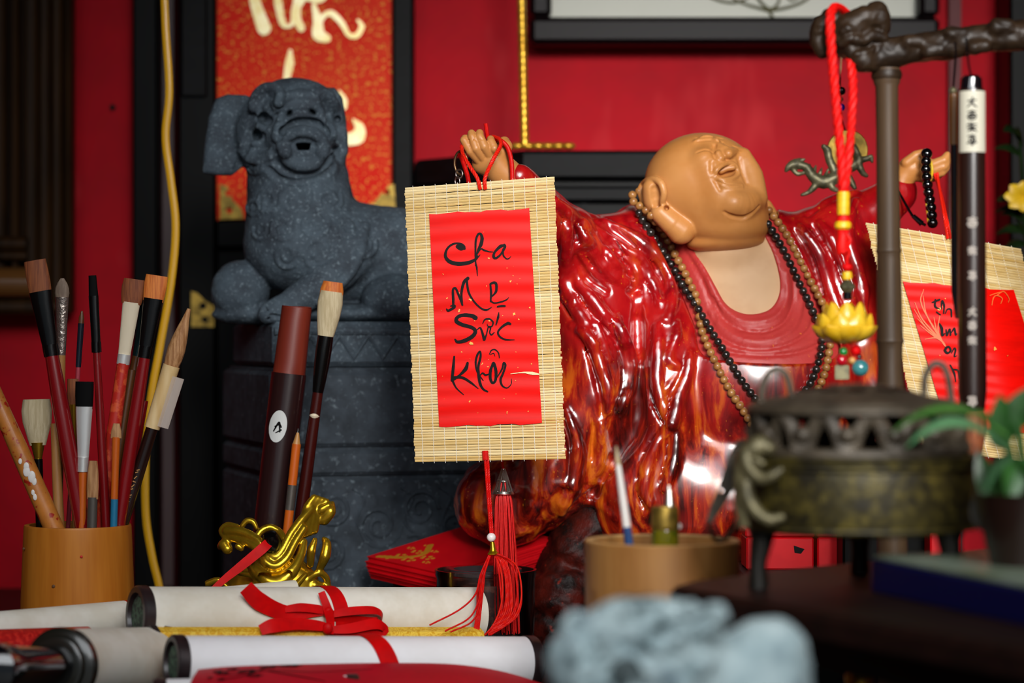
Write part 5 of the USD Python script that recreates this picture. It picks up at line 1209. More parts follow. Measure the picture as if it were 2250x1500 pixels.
def ribbon(pts, w, nrm, thick=0.0004, n=6):
    """a flat band along pts, its face turned to nrm"""
    c = catmull(np.asarray(pts, float), n); k = len(c); w = np.interp(np.linspace(0, 1, k), np.linspace(0, 1, len(np.atleast_1d(w))), np.atleast_1d(w))
    nr = np.atleast_2d(np.asarray(nrm, float)); nr = np.stack([np.interp(np.linspace(0, 1, k), np.linspace(0, 1, len(nr)), nr[:, i]) for i in range(3)], 1)
    t = np.gradient(c, axis=0); t /= np.linalg.norm(t, axis=1, keepdims=True); sd = np.cross(t, nr); sd /= np.linalg.norm(sd, axis=1, keepdims=True); up = np.cross(sd, t)
    cols = [c + sd * (w * x)[:, None] + up * (0.06 * (0.25 - x * x) * w)[:, None] for x in (-0.5, -0.25, 0, 0.25, 0.5)]
    g = np.stack(cols, 1); m = 5; i, j = np.meshgrid(np.arange(k - 1), np.arange(m - 1), indexing='ij')
    q = np.stack([i * m + j, i * m + j + 1, (i + 1) * m + j + 1, (i + 1) * m + j], -1).reshape(-1, 4)
    bk = (g - up[:, None] * thick).reshape(-1, 3)
    return np.vstack([g.reshape(-1, 3), bk]), np.vstack([q, q[:, ::-1] + k * m])
def around(p0, p1, r, tpos, lean, a0, a1, n=14):
    """points round a roll at fraction tpos; angle 90 = top, 0 = facing us"""
    p0, p1 = np.asarray(p0), np.asarray(p1); ax = (p1 - p0) / np.linalg.norm(p1 - p0); f = np.cross(ax, [0, 0, 1.0]); f /= np.linalg.norm(f)
    if f[1] > 0: f = -f
    up = np.cross(ax, f); up = up if up[2] > 0 else -up
    ang = np.radians(np.linspace(a0, a1, n)); x = np.linspace(0, 1, n)[:, None]
    nr = np.sin(ang)[:, None] * up + np.cos(ang)[:, None] * f
    return p0 + (p1 - p0) * tpos + nr * r + ax * (lean * (x - 0.5)), nr
pa_, na_ = around(A0, A1, 0.0257, 0.532, 0.014, 150, -60)
t = thing('ribbon_bow', 'red satin ribbon tied in a bow round the white scroll with the green disc', 'ribbon', pa_[7])
part(t, 'band', ribbon(pa_, 0.0135, na_, n=2), m_ribbon)
def Bp(u, v, lift):   # a point lift metres in front of the bow scroll's axis plane
    k = (u - 322) / (1046 - 322.0); return P(u, v, 2.05 + 0.15 * k - 0.0276 - lift)
part(t, 'tail', ribbon([Bp(540, 1290, 0.004), Bp(572, 1322, 0.005), Bp(628, 1346, 0.003), Bp(690, 1344, 0.004), Bp(718, 1342, 0.006)], [0.013, 0.0155, 0.013, 0.0085, 0.006], (0, -1, 0.25)), m_ribbon)
part(t, 'tail', ribbon([Bp(572, 1384, 0.036), Bp(600, 1374, 0.038), Bp(650, 1370, 0.036), Bp(700, 1374, 0.035), Bp(722, 1378, 0.035)], [0.009, 0.0125, 0.0105, 0.009, 0.006], (0, -1, 0.35)), m_ribbon)
part(t, 'loop', ribbon([Bp(626, 1338, 0.003), Bp(660, 1334, 0.005), Bp(700, 1338, 0.006), Bp(722, 1344, 0.007)], [0.006, 0.008, 0.008, 0.005], (0, -1, 0.5)), m_ribbon)
part(t, 'loop', ribbon([Bp(724, 1350, 0.006), Bp(770, 1342, 0.010), Bp(820, 1340, 0.012), Bp(839, 1350, 0.010), Bp(830, 1366, 0.006), Bp(780, 1362, 0.004), Bp(726, 1356, 0.004)], [0.006, 0.008, 0.008, 0.006, 0.009, 0.008, 0.006], [(0, -1, 0.5), (0, -0.9, 0.5), (0.4, -0.6, 0.6), (1, -0.2, 0.2), (0.3, -0.9, -0.3), (0, -1, -0.2)]), m_ribbon)
part(t, 'loop', ribbon([Bp(722, 1384, 0.036), Bp(770, 1380, 0.039), Bp(826, 1370, 0.039), Bp(846, 1384, 0.037), Bp(812, 1392, 0.036), Bp(726, 1388, 0.036)], [0.006, 0.009, 0.010, 0.008, 0.007, 0.005], [(0, -1, 0.4), (0, -1, 0.4), (0.5, -0.6, 0.5), (0.6, -0.8, 0), (0, -1, -0.2)]), m_ribbon)
for u, v, l_ in ((722, 1346, 0.009), (720, 1380, 0.037)): part(t, 'knot', ball(Bp(u, v, l_), 0.0045, 2, (1.0, 0.7, 1.15)), m_ribbon)
part(t, 'knot_wrap', ribbon([Bp(706, 1300, 0.001), Bp(720, 1338, 0.010), Bp(726, 1366, 0.028), Bp(724, 1392, 0.038)], [0.006, 0.0075, 0.007, 0.007], (0, -1, 0.2)), m_ribbon)
pc_, nc_ = around(C0, C1, 0.0238, 0.545, 0.022, 110, -40)
t = thing('ribbon_band', 'wide red ribbon round the front white scroll below the bow', 'ribbon', pc_[5])
part(t, 'band', ribbon(pc_, 0.0155, nc_, n=2), m_ribbon)

# crimson sheet with an ink drawing, bent over the lowest scroll
bk = catmull([(436, 1470, 1.885), (520, 1463, 1.895), (700, 1458, 1.92), (860, 1456, 1.945), (1000, 1459, 1.965), (1110, 1476, 1.975), (1206, 1506, 1.98)], 6)
rows = []
for k, b in enumerate(np.linspace(0, 1, 14)):
    rows.append([P(u, v, d) + np.array([0, -0.11 * b, -0.004 * b - 0.012 * b * b]) for u, v, d in bk])
g = np.array(rows); g[..., 2] = np.maximum(g[..., 2], TABLE + 0.0015); n0, n1 = g.shape[:2]; i, j = np.meshgrid(np.arange(n0 - 1), np.arange(n1 - 1), indexing='ij')
qd = np.stack([i * n1 + j, i * n1 + j + 1, (i + 1) * n1 + j + 1, (i + 1) * n1 + j], -1).reshape(-1, 4)
t = thing('crimson_sheet', 'crimson paper sheet with black ink blossoms lying over the lowest scroll', 'paper sheet', g.mean((0, 1)))
part(t, 'sheet', (np.vstack([g.reshape(-1, 3), (g - [0, 0, 0.0005]).reshape(-1, 3)]), np.vstack([qd, qd[:, ::-1] + n0 * n1])), m_pinkred, smooth=True)
def on_sheet(w, h):
    out = []
    for (a, b), e in zip(w, h):
        x = np.clip((a / 100.0) * (n1 - 1), 0, n1 - 1.001); y = np.clip((b / 100.0) * (n0 - 1), 0, n0 - 1.001); i_, j_ = int(y), int(x); fy, fx = y - i_, x - j_
        out.append((g[i_, j_] * (1 - fx) + g[i_, j_ + 1] * fx) * (1 - fy) + (g[i_ + 1, j_] * (1 - fx) + g[i_ + 1, j_ + 1] * fx) * fy + [0, -0.0003 - e, 0.0003 + e])
    return np.array(out)
bl = []
for x, y, r in ((11, 18, 2.2), (13.5, 24, 2.4), (16, 13, 2.0), (20, 22, 2.6), (24, 9, 2.2), (28, 7, 2.4), (9, 35, 1.4), (14, 42, 1.6), (22, 36, 1.8)):
    bl += [sg.Point(x + 0.55 * r * math.cos(a), y + 1.6 * r * math.sin(a)).buffer(r * 0.42, 4) for a in np.linspace(0, 6.28, 6)[:-1]]
bl += [stroke([(10, 20), (16, 30), (24, 22), (34, 30), (46, 24)], [0.6, 0.8, 0.6, 0.5, 0.2]), stroke([(14, 44), (20, 34), (24, 10)], [0.7, 0.6, 0.4]), stroke([(24, 22), (30, 40), (36, 55)], [0.5, 0.6, 0.3])]
part(t, 'ink_blossoms', ink(bl, on_sheet, 0.0002, 0.03), m_ink, kind='stuff')

# red ribbon that falls out of the dragon's mouth
t = thing('dragon_ribbon', 'red ribbon hanging out of the gold dragon holder down to the left', 'ribbon', Dg(530, 1240, 90))
part(t, 'ribbon', ribbon([Dg(596, 1186, 84), Dg(575, 1206, 100), Dg(530, 1243, 110), Dg(490, 1275, 118), Dg(450, 1312, 130)], [0.0085, 0.0095, 0.0085, 0.0065, 0.005], (0.2, -1, 0.3)), m_ribbon)

# ---------------------------------------------------------------- red booklets, tub, tape between statue and scrolls
m_booklet = M('red_booklet', (0.46, 0.002, 0.006), 0.4, col2=(0.52, 0.003, 0.007), nscale=30, spec=0.25)
m_gilt = M('gilt_print', '#cf8a22', 0.4, metal=0.4)
qa, qb, qc = P(806, 1222, 2.372), P(975, 1260, 2.318), P(1222, 1182, 2.350)
def slabquad(a, b, c, th_, dz):
    d = a + c - b; top = np.array([a, b, c, d]) + [0, 0, dz]; n = np.cross(b - a, c - a); n = n / np.linalg.norm(n); n = n if n[2] > 0 else -n
    return tri(trimesh.convex.convex_hull(np.vstack([top, top - n * th_])))
rg = np.random.default_rng(12)
for k in range(5):
    o = np.array([rg.uniform(-0.003, 0.003), rg.uniform(-0.003, 0.003), -0.0046 * k]) * (k > 0)
    nm = ('top red booklet with gilt blossom print on the pile beside the statue base', 'second red booklet from the top of the pile', 'third red booklet from the top of the pile', 'fourth red booklet from the top of the pile', 'lowest red booklet of the pile')[k]
    th = thing('red_booklet', nm, 'booklet', (qa + qc) / 2 + o, 'red booklets in the pile behind the scrolls')
    part(th, 'cover', slabquad(qa + o, qb + o, qc + o, 0.0008, 0), m_booklet)
    part(th, 'pages', slabquad(qa + o + [0.001, 0.001, 0], qb + o + [0.0, 0.0015, 0], qc + o + [-0.001, 0.001, 0], 0.0028, -0.0009), m_booklet)
    if k == 0:
        eu, ev = (qc - qb), (qa - qb); gp = []
        for x, y, r in ((0.06, 0.82, 0.03), (0.10, 0.6, 0.035), (0.14, 0.75, 0.03), (0.2, 0.5, 0.035), (0.26, 0.72, 0.03), (0.33, 0.6, 0.02), (0.12, 0.4, 0.02), (0.3, 0.86, 0.02), (0.4, 0.8, 0.015)):
            gp += [sg.Point(x + 0.8 * r * math.cos(a), y + 1.7 * r * math.sin(a)).buffer(r * 0.5, 4) for a in np.linspace(0, 6.28, 6)[:-1]]
        gp += [stroke([(0.04, 0.9), (0.12, 0.68), (0.25, 0.62), (0.42, 0.78)], [0.012, 0.012, 0.01, 0.005])]
        part(th, 'gilt_print', ink(gp, lambda w, h: np.array([qb + eu * x + ev * y + [0, 0, 0.0002 + e] for (x, y), e in zip(w, h)]), 0.0002, 0.001), m_gilt, kind='stuff')
lo_ = min(q[2] for q in (qa, qb, qc)) - 0.0042 * 5
hi_ = np.array([qa, qb, qc, qa + qc - qb])
hull = np.vstack([hi_ - [0, 0, 0.0215], np.c_[hi_[:, :2], np.full(4, TABLE)]])
single('card_box', trimesh.convex.convex_hull((hull - hull.mean(0)) * [0.72, 0.72, 1] + hull.mean(0)), M('dark_card', '#1a1210', 0.6), 'dark box under the pile of red booklets', 'box')

tb = P(1067, 1250, 2.262); zt = tb[2]
m_clear = usdkit.material(stage, '/World/Looks/clear_plastic', {'f': ('fresnel', {'IOR': 1.5}), 't': ('transparent_bsdf', {'color': (0.86, 0.82, 0.82)}), 'g': ('glossy_bsdf', {'color': (1.0, 1.0, 1.0), 'roughness': 0.12}), 'm': ('mix_closure', {})}, [('f.fac', 'm.fac'), ('t.BSDF', 'm.closure1'), ('g.BSDF', 'm.closure2')], surface='m.closure')
t = thing('plastic_tub', 'round clear plastic tub with dark contents behind the long tassel', 'tub', (tb[0], tb[1], TABLE))
part(t, 'wall', lathe([(0.0, 0.0), (0.043, 0.0), (0.0455, 0.003), (0.0465, zt - TABLE - 0.008), (0.0478, zt - TABLE - 0.004), (0.0478, zt - TABLE), (0.0452, zt - TABLE), (0.0445, 0.004), (0, 0.003)], (tb[0], tb[1], TABLE), sides=48), m_clear)
part(t, 'contents', lathe([(0, 0.004), (0.043, 0.004), (0.0435, zt - TABLE - 0.012), (0, zt - TABLE - 0.008)], (tb[0], tb[1], TABLE), sides=40), M('dark_contents', '#2a1714', 0.5, col2='#6e4a3a', nscale=90, ramp=(0.5, 0.6)))
part(t, 'rim_ring', lathe([(0.030, zt - TABLE - 0.006), (0.034, zt - TABLE - 0.005), (0.034, zt - TABLE + 0.0005), (0.030, zt - TABLE + 0.0005), (0.030, zt - TABLE - 0.006)], (tb[0], tb[1], TABLE), sides=40), M('smoky_plastic', '#3a3234', 0.2, coat=0.3))

# red gift boxes behind the bronze burner
a_, b_ = P(1632, 0, 2.1), P(2130, 0, 2.1)
single('black_riser', box((a_[0], 2.095, TABLE), (b_[0], 2.24, 0.846), 0.003), m_lacq, 'low black riser behind the bronze burner carrying the red boxes', 'riser')
a_, b_ = P(1852, 0, 2.13), P(2040, 0, 2.13)
single('black_card_box', box((a_[0], 2.13, 0.846), (b_[0], 2.2, P(0, 1150, 2.13)[2]), 0.002), m_lacq, 'black box between the red boxes behind the bronze burner', 'box')
for i, (u0, u1, v0, d, lb) in enumerate(((1640, 1788, 1160, 2.16, 'red gift box with a black mark, seen under the bronze burner'), (1796, 1846, 1160, 2.17, 'narrow red box right beside the gift box under the burner'), (2044, 2112, 1150, 2.1, 'bright red box under the right side of the bronze burner'))):
    a, b = P(u0, 0, d), P(u1, 0, d)
    t = thing('gift_box', lb, 'box', ((a[0] + b[0]) / 2, d + 0.02, 0.846))
    part(t, 'body', box((a[0], d, 0.846), (b[0], d + 0.05, P(0, v0 + 20, d)[2]), 0.0015), m_booklet)
    part(t, 'lid', box((a[0] - 0.001, d - 0.001, P(0, v0 + 20, d)[2]), (b[0] + 0.001, d + 0.051, P(0, v0, d)[2]), 0.0015), m_booklet)
    if i == 0: part(t, 'printed_mark', ink([sg.Polygon([(1744, 1198), (1768, 1206), (1760, 1216), (1746, 1214)])], lambda w, h: np.array([P(x, y, d - 0.0003 - e) for (x, y), e in zip(w, h)]), 0.0002), m_ink)
# ---------------------------------------------------------------- brush stand with dragon finial and what hangs from it
m_pole = M('old_bamboo_pole', '#4a3826', 0.5, col2='#35271a', nscale=40, stretch=(1, 1, 0.08), ramp=(0.35, 0.65), spec=0.25)
m_beam = M('dark_carved_wood', '#1d130b', 0.45, col2='#2e2013', nscale=40, ramp=(0.4, 0.68), spec=0.25, bump=0.4, bscale=120)
B = Frame(1.93); bs = B.s
zb_ = B(0, 150)[2]
px = lambda v: 1948 + (v - 150) * 0.012
t = thing('brush_stand', 'dark bamboo stand with a carved dragon head on its cross beam, at the right', 'brush stand', (B(1955, 0)[0], 1.93, TABLE))
pv, rr = [], []
for v, r in ((150, 29), (165, 31), (182, 29), (190, 25), (300, 24.5), (420, 25.5), (545, 26.5), (552, 28.5), (558, 26), (570, 26.5), (690, 28), (742, 29), (750, 31), (757, 28), (770, 27.5), (810, 27), (850, 30), (1000, 32), (1400, 34), (1560, 36)):
    pv.append(B(px(v), v)); rr.append(r * bs)
part(t, 'post', tube(pv, rr, 28), m_pole)
part(t, 'collar', lathe([(0, -0.004), (0.0115, -0.003), (0.0125, 0.0), (0.0115, 0.004), (0, 0.005)], B(1948, 166), (0, 0, 1), 28), m_beam)
part(t, 'base_plate', box((B(1840, 0)[0], 1.885, TABLE), (B(2075, 0)[0], 1.98, TABLE + 0.012), 0.003), m_beam)
bm = Field(B(1770, 190, 110), B(2330, -40, -90), 0.0013)
def bc(pts, r, k=6, n=0): bm.chain([B(*p) for p in pts], np.asarray(r, float) * bs, k * bs, False, n)
bc([(1908, 124, 0), (1950, 118, 4), (2010, 106, 10), (2080, 98, 16), (2160, 84, 24), (2240, 78, 30), (2330, 66, 38)], [32, 34, 29, 33, 28, 32, 29], 10, 4)
for u, v, w, r in ((2006, 92, 34, 14), (2100, 76, 40, 17), (2200, 60, 50, 18), (2050, 112, 40, 14), (2150, 104, 50, 15)): bc([(u - 10, v, w), (u + 14, v - 2, w)], [r, r - 3], 10)
bm.ell(B(1868, 80, 0), np.array([58, 46, 46]) * bs, 10 * bs)
bc([(1866, 60, 20), (1900, 40, 24), (1930, 38, 20)], [30, 26, 24], 10); bc([(1926, 26, 16), (1936, 60, 16)], [23, 20], 6)
bc([(1826, 38, 10), (1806, 60, 6), (1798, 90, 4), (1806, 118, 8)], [20, 22, 18, 10], 6, 3)
bc([(1872, 110, 26), (1898, 134, 24), (1922, 130, 14), (1930, 104, 10)], [18, 26, 22, 14], 6, 3)
bc([(1850, 96, 38), (1872, 84, 46), (1896, 92, 40), (1914, 78, 34), (1944, 84, 28)], [9, 10, 10, 11, 8], 3, 3)
bc([(1852, 70, 44), (1862, 62, 48), (1874, 66, 46)], [7, 9, 6], 3); bc([(1880, 118, 46), (1902, 116, 44), (1918, 108, 36)], [6, 7, 5], 2)
bm.wrinkle(3.0 * bs, 110, (1, 1, 1), 9, True, 3, 1.0)
part(t, 'beam_with_dragon_head', bm.mesh(1), m_beam, 'cross beam carved into a dragon head', smooth=True)

m_twine = m_cord
t = thing('hanging_charm', 'red twisted cord with yellow wraps and a yellow lotus hanging from the dragon head', 'charm', B(1856, 700, 40))
part(t, 'twisted_cord', rope([B(1868, 40, -60), B(1850, 22, -20), B(1832, 18, 30), B(1824, 50, 62), B(1830, 150, 62), B(1840, 260, 62), B(1848, 350, 62), B(1853, 424, 62)], 11 * bs, 10, 0.024, 3, 8), m_twine)
part(t, 'twisted_cord', rope([B(1862, 30, -56), B(1868, 120, 20), B(1874, 180, 52), B(1872, 250, 58), B(1866, 330, 60), B(1858, 400, 62), B(1855, 424, 62)], 10 * bs, 10, 0.024, 3, 8), m_twine)
ch = lambda u, v, w=62: B(u, v, w)
m_ywrap = M('yellow_silk_wrap', '#e0b416', 0.45, col2='#d2a010', nscale=200, stretch=(0.2, 0.2, 4))
part(t, 'yellow_wrap', lathe([(0, 0), (0.0048, 0.0), (0.005, 0.002), (0.005, 0.0165), (0.0046, 0.0182), (0, 0.0182)], ch(1853, 472), (0, 0, 1), 20), m_ywrap)
for v0, r, v1 in ((474, 14, 480), (480, 17, 486)): part(t, 'red_knot', tube([ch(1853, v0), ch(1853, v1)], [r * bs * 0.9, r * bs], 16), m_twine)
part(t, 'gold_braid', tube([ch(1852, 485), ch(1852, 491), ch(1852, 500), ch(1852, 504)], np.array([14, 18, 18, 14]) * bs, 18), m_ywrap)
part(t, 'red_knot', tube([ch(1852, 505), ch(1851, 520), ch(1850, 545), ch(1848, 560)], np.array([15, 13, 16, 9]) * bs, 14), m_twine)
part(t, 'red_knot', rope([ch(1852, 505, 74), ch(1868, 530, 70), ch(1850, 556, 74), ch(1866, 548, 70), ch(1860, 575, 62)], 4 * bs), m_twine)
part(t, 'cord', tube([ch(1860, 560), ch(1861, 585)], 3.5 * bs, 8), m_twine)
part(t, 'red_bead', ball(ch(1861, 587), 12 * bs, 2, (1, 1, 0.8)), m_ribbon, smooth=True)
part(t, 'gold_braid', tube([ch(1861, 597), ch(1861, 606), ch(1861, 614)], np.array([9, 12, 10]) * bs, 16), m_ywrap)
m_oldbr = M('old_bronze', '#6a6448', 0.45, metal=0.5, col2='#45422f', nscale=120)
part(t, 'bronze_lantern_bead', lathe([(0, -0.0056), (0.003, -0.005), (0.0062, -0.001), (0.0064, 0.001), (0.003, 0.005), (0, 0.0056)], ch(1862, 630), (0, 0, 1), 8), m_oldbr, smooth=False)
part(t, 'black_bead', lathe([(0, -0.004), (0.0036, -0.0035), (0.0036, 0.0035), (0, 0.004)], ch(1862, 648), (0, 0, 1), 14), m_bb)
lc = ch(1856, 712)
m_lotus = M('yellow_lotus_resin', '#d8a414', 0.35, col2='#e2b42a', nscale=60, coat=0.15, sss=0.15)
lot = part(t, 'lotus', ball(lc + [0, 0, 0.000], 0.0150, 3, (1.1, 1.1, 0.85)), m_lotus, 'translucent yellow lotus flower', smooth=True)
def petal(ang, r0, z0, r1, z1, wid, dip):
    d = np.array([math.cos(ang), math.sin(ang), 0]); sd = np.array([-d[1], d[0], 0]); n = 9; tt = np.linspace(0, 1, n)
    c = lc + d * (r0 + (r1 - r0) * tt + dip * np.sin(np.pi * tt) * 0.8)[:, None] + np.array([0, 0, 1.0]) * (z0 + (z1 - z0) * tt ** 1.5)[:, None]
    w = wid * np.sin(np.pi * np.clip(tt * 0.82 + 0.18, 0, 1)) ** 0.6 + 0.0001
    tan = np.gradient(c, axis=0); tan /= np.linalg.norm(tan, axis=1, keepdims=True); nr = np.cross(np.broadcast_to(sd, tan.shape), tan)
    cols = [c + sd * (w * x)[:, None] * 0.5 + nr * (-(x * x) * w * 0.22 + 0.0006 * s_)[:, None] for s_ in (1, -1) for x in (-1, -0.5, 0, 0.5, 1)]
    a, b = np.stack(cols[:5], 1), np.stack(cols[5:], 1); m = 5; i, j = np.meshgrid(np.arange(n - 1), np.arange(m - 1), indexing='ij')
    q = np.stack([i * m + j, i * m + j + 1, (i + 1) * m + j + 1, (i + 1) * m + j], -1).reshape(-1, 4)
    return np.vstack([a.reshape(-1, 3), b.reshape(-1, 3)]), np.vstack([q, q[:, ::-1] + n * m])
for ring, (cnt, r0, z0, r1, z1, wid, dip, ph) in enumerate(((8, 0.006, -0.0150, 0.0262, -0.001, 0.0250, 0.005, 0.1), (8, 0.008, -0.012, 0.0205, 0.0085, 0.0230, 0.009, 0.45), (7, 0.006, -0.006, 0.0140, 0.0175, 0.0190, 0.009, 0.2))):
    for k in range(cnt): part(lot, 'petal', petal(k * 2 * math.pi / cnt + ph, r0, z0, r1, z1, wid, dip), m_lotus, smooth=True)
for u, v, r, m_, nm in ((1853, 772, 9.5, M('green_bead', '#0f7a34', 0.15, coat=0.5), 'green_bead'), (1880, 770, 11, m_ribbon, 'red_bead'), (1849, 791, 13, M('dark_red_bead', '#a8081c', 0.12, coat=0.8), 'red_bead'), (1872, 792, 8, K['tan'], 'wooden_bead'), (1888, 784, 5, m_bb, 'black_bead'), (1890, 808, 18.5, M('teal_bead', '#2f6f74', 0.15, coat=0.8, col2='#4a8a8c', nscale=80), 'teal_bead')):
    part(t, nm, ball(ch(u, v, 62), r * bs, 2), m_, smooth=True)
part(t, 'bronze_coin', box(ch(1850, 818) - [0.0058, 0.0008, 0.0058], ch(1850, 818) + [0.0058, 0.0008, 0.0058], 0.0004), m_oldbr)
for q in ([(1855, 745), (1853, 772), (1849, 791), (1850, 818)], [(1858, 745), (1880, 770), (1872, 792), (1888, 784), (1890, 808)]): part(t, 'cord', tube([ch(*p) for p in q], 0.0006, 5, n=4), m_twine)

# bronze dragon with a coin, on a beaded cord
Q = Frame(2.02); qs = Q.s
df = Field(Q(1708, 440, 60), Q(1925, 272, -60), 0.0008)
def dc(pts, r, k=3, n=3): df.chain([Q(*p) for p in pts], np.asarray(r, float) * qs, k * qs, False, n)
dc([(1742, 362, 0), (1770, 366, 4), (1786, 388, 6), (1808, 400, 6), (1832, 392, 4), (1852, 372, 0), (1872, 366, 0), (1890, 352, 0), (1908, 350, 0)], [10, 9, 12, 15, 14, 11, 12, 9, 5], 4, 3)
dc([(1748, 360, 0), (1734, 366, 6), (1728, 374, 6)], [12, 8, 5]); dc([(1742, 372, 4), (1752, 382, 6), (1766, 380, 4)], [6, 5, 4]); dc([(1756, 352, 0), (1768, 350, 4)], [6, 3])
for q in ([(1796, 402, 8), (1784, 416, 10), (1774, 424, 10), (1762, 428, 12)], [(1824, 398, 8), (1828, 412, 12), (1838, 418, 12)], [(1860, 382, 6), (1872, 402, 8), (1878, 412, 10)], [(1886, 358, 4), (1894, 378, 6), (1904, 386, 6)]): dc(q, [9, 7, 5, 4][:len(q)])
dc([(1836, 380, 2), (1822, 350, 0), (1818, 330, 0), (1810, 322, 4)], [10, 9, 9, 6]); dc([(1888, 352, 4), (1880, 330, 6), (1878, 320, 4)], [8, 8, 5]); dc([(1900, 350, 0), (1914, 344, 0), (1916, 356, 0)], [6, 5, 3])
for k in range(7): dc([(1776 + k * 13, 378 - 6 * math.cos(k), 2), (1780 + k * 13, 366 - 6 * math.cos(k), 0)], [5, 2], 2, 0)
df.wrinkle(1.2 * qs, 300, seed=2)
t = thing('bronze_dragon_charm', 'small bronze dragon with a round coin hanging behind the red cord right of the head', 'charm', Q(1820, 400))
part(t, 'dragon', df.mesh(1), m_oldbr, smooth=True)
part(t, 'coin', lathe([(0, -0.0015), (0.0165, -0.0015), (0.0172, 0), (0.0165, 0.0015), (0, 0.0015)], Q(1862, 330, -10), (0, 1, 0.1), 32), m_brass)
part(t, 'cord', tube([B(1850, 100, -40), Q(1846, 180), Q(1850, 260), Q(1862, 300, -10)], 0.0008, 6, n=4), m_bb)
for v, m_, r in ((200, m_bb, 10), (236, M('blue_bead', '#14148a', 0.15, coat=0.6), 9), (218, m_oldbr, 5), (254, m_silver, 4)): part(t, 'bead', ball(Q(1848, v, 2), r * qs, 2), m_, smooth=True)

# large dark brush with a paper label, and a slim one behind, hanging from the beam
m_dkwood = M('dark_brush_handle', '#24120c', 0.3, coat=0.35, col2='#160a07', nscale=40, stretch=(1, 1, 0.1))
W = Frame(1.86); ws = W.s
t = thing('hanging_brush', 'big dark brush with a paper label and pale engraved marks, hung from the beam', 'calligraphy brush', W(2135, 600))
hx = lambda v: 2134 + (v - 190) * 0.004
part(t, 'handle', tube([W(hx(v), v) for v in (196, 210, 400, 600, 860, 900)], np.array([28, 30, 30.5, 31, 31, 27]) * ws, 28), m_dkwood)
part(t, 'cap', tube([W(2134, 166), W(2134, 172), W(2134, 196), W(2134, 200)], np.array([16, 23, 25, 28]) * ws, 24), m_glossblack)
part(t, 'bristles', tube([W(2137, 896), W(2137, 940), W(2138, 990), W(2138, 1050)], np.array([25, 30, 22, 2]) * ws, 24), K['brownhair'])
part(t, 'hanging_loop', tube([W(2134, 170), W(2128, 140), W(2124, 100, -10), W(2122, 84, -20)], 0.0009, 6, n=4), m_bb)
def on_brush(w, h):   # picture units wrapped round the handle
    out = []
    for (x, y), e in zip(w, h):
        c_ = W(hx(y), y); X = (x - hx(y)) * ws; R_ = 31.0 * ws
        out.append(c_ + np.array([X, -math.sqrt(max(R_ * R_ - X * X, 1e-9)) - e, 0]))
    return np.array(out)
cells = [sg.box(x, 202, x + 4, 336) for x in range(2106, 2162, 4)]
part(t, 'paper_label', join(*[ink([c], on_brush, 0.0004, 0.01) for c in cells]), M('label_paper', '#b9b4a2', 0.6))
def glyph(cx_, cy, sc, lines, w): return [stroke([(cx_ + a * sc, cy + b * sc) for a, b in l], [w, w * 1.3, w * 0.8]) for l in lines]
GL = [[[(-0.8, -0.3), (0, -0.4), (0.8, -0.5)], [(0.1, -1), (-0.1, 0), (-0.9, 0.9)], [(0, -0.1), (0.3, 0.5), (0.9, 0.9)]],
      [[(-0.8, -0.7), (0.8, -0.8)], [(-0.6, 0.8), (-0.6, -0.1), (0.6, -0.2), (0.6, 0.8)], [(-0.9, 0.3), (0.9, 0.2)], [(0, -1), (0, 0.9)], [(-0.6, 0.8), (0.6, 0.8)]],
      [[(-0.9, -0.6), (0.9, -0.7)], [(-0.9, 0), (0.9, -0.1)], [(0, -1), (0, 0.9)], [(-0.1, 0.1), (-0.8, 0.8)], [(0.1, 0.1), (0.9, 0.8)], [(-0.5, -0.9), (-0.4, -0.4)]],
      [[(-0.8, -0.8), (0.7, -0.9)], [(-0.5, -0.3), (0.5, -0.4), (0.4, 0.3), (-0.5, 0.3), (-0.5, -0.3)], [(-0.9, 0.6), (0.9, 0.5)], [(0, -1), (0.1, 0.9), (-0.3, 0.7)]]]
for i, v in enumerate((228, 256, 283, 310)): part(t, 'label_character', ink(glyph(2130, v, 11, GL[i], 3.2), lambda w, h: on_brush(w, h + 0.0005), 0.0002, 0.1), m_ink)
m_engr = M('pale_engraving', '#8f857c', 0.6)
for i, v in enumerate((490, 552, 606, 685, 715, 748, 880)): part(t, 'engraved_character', ink(glyph(2131, v, 9 if i else 11, GL[(i + 1) % 4], 4.2 if i != 6 else 6), lambda w, h: on_brush(w, h + 0.0001), 0.0002, 0.1), m_engr)
W2 = Frame(1.9)
t = thing('slim_hanging_brush', 'slim hanging brush, tan above and black below, left of the big dark brush', 'calligraphy brush', W2(2096, 400))
part(t, 'handle', tube([W2(2094, 205), W2(2096, 214), W2(2097, 318)], np.array([8, 11, 11]) * W2.s, 14), M('tan_handle', '#7a4f26', 0.4, coat=0.2))
part(t, 'lower_handle', tube([W2(2097, 316), W2(2100, 640), W2(2102, 700)], np.array([10, 10, 3]) * W2.s, 14), m_glossblack)
part(t, 'cap', ball(W2(2094, 200), 9 * W2.s, 2), m_oldbr)
part(t, 'hanging_loop', tube([W2(2094, 196), W2(2098, 150), W2(2100, 112), W2(2098, 92)], 0.001, 6, n=3), m_bb)

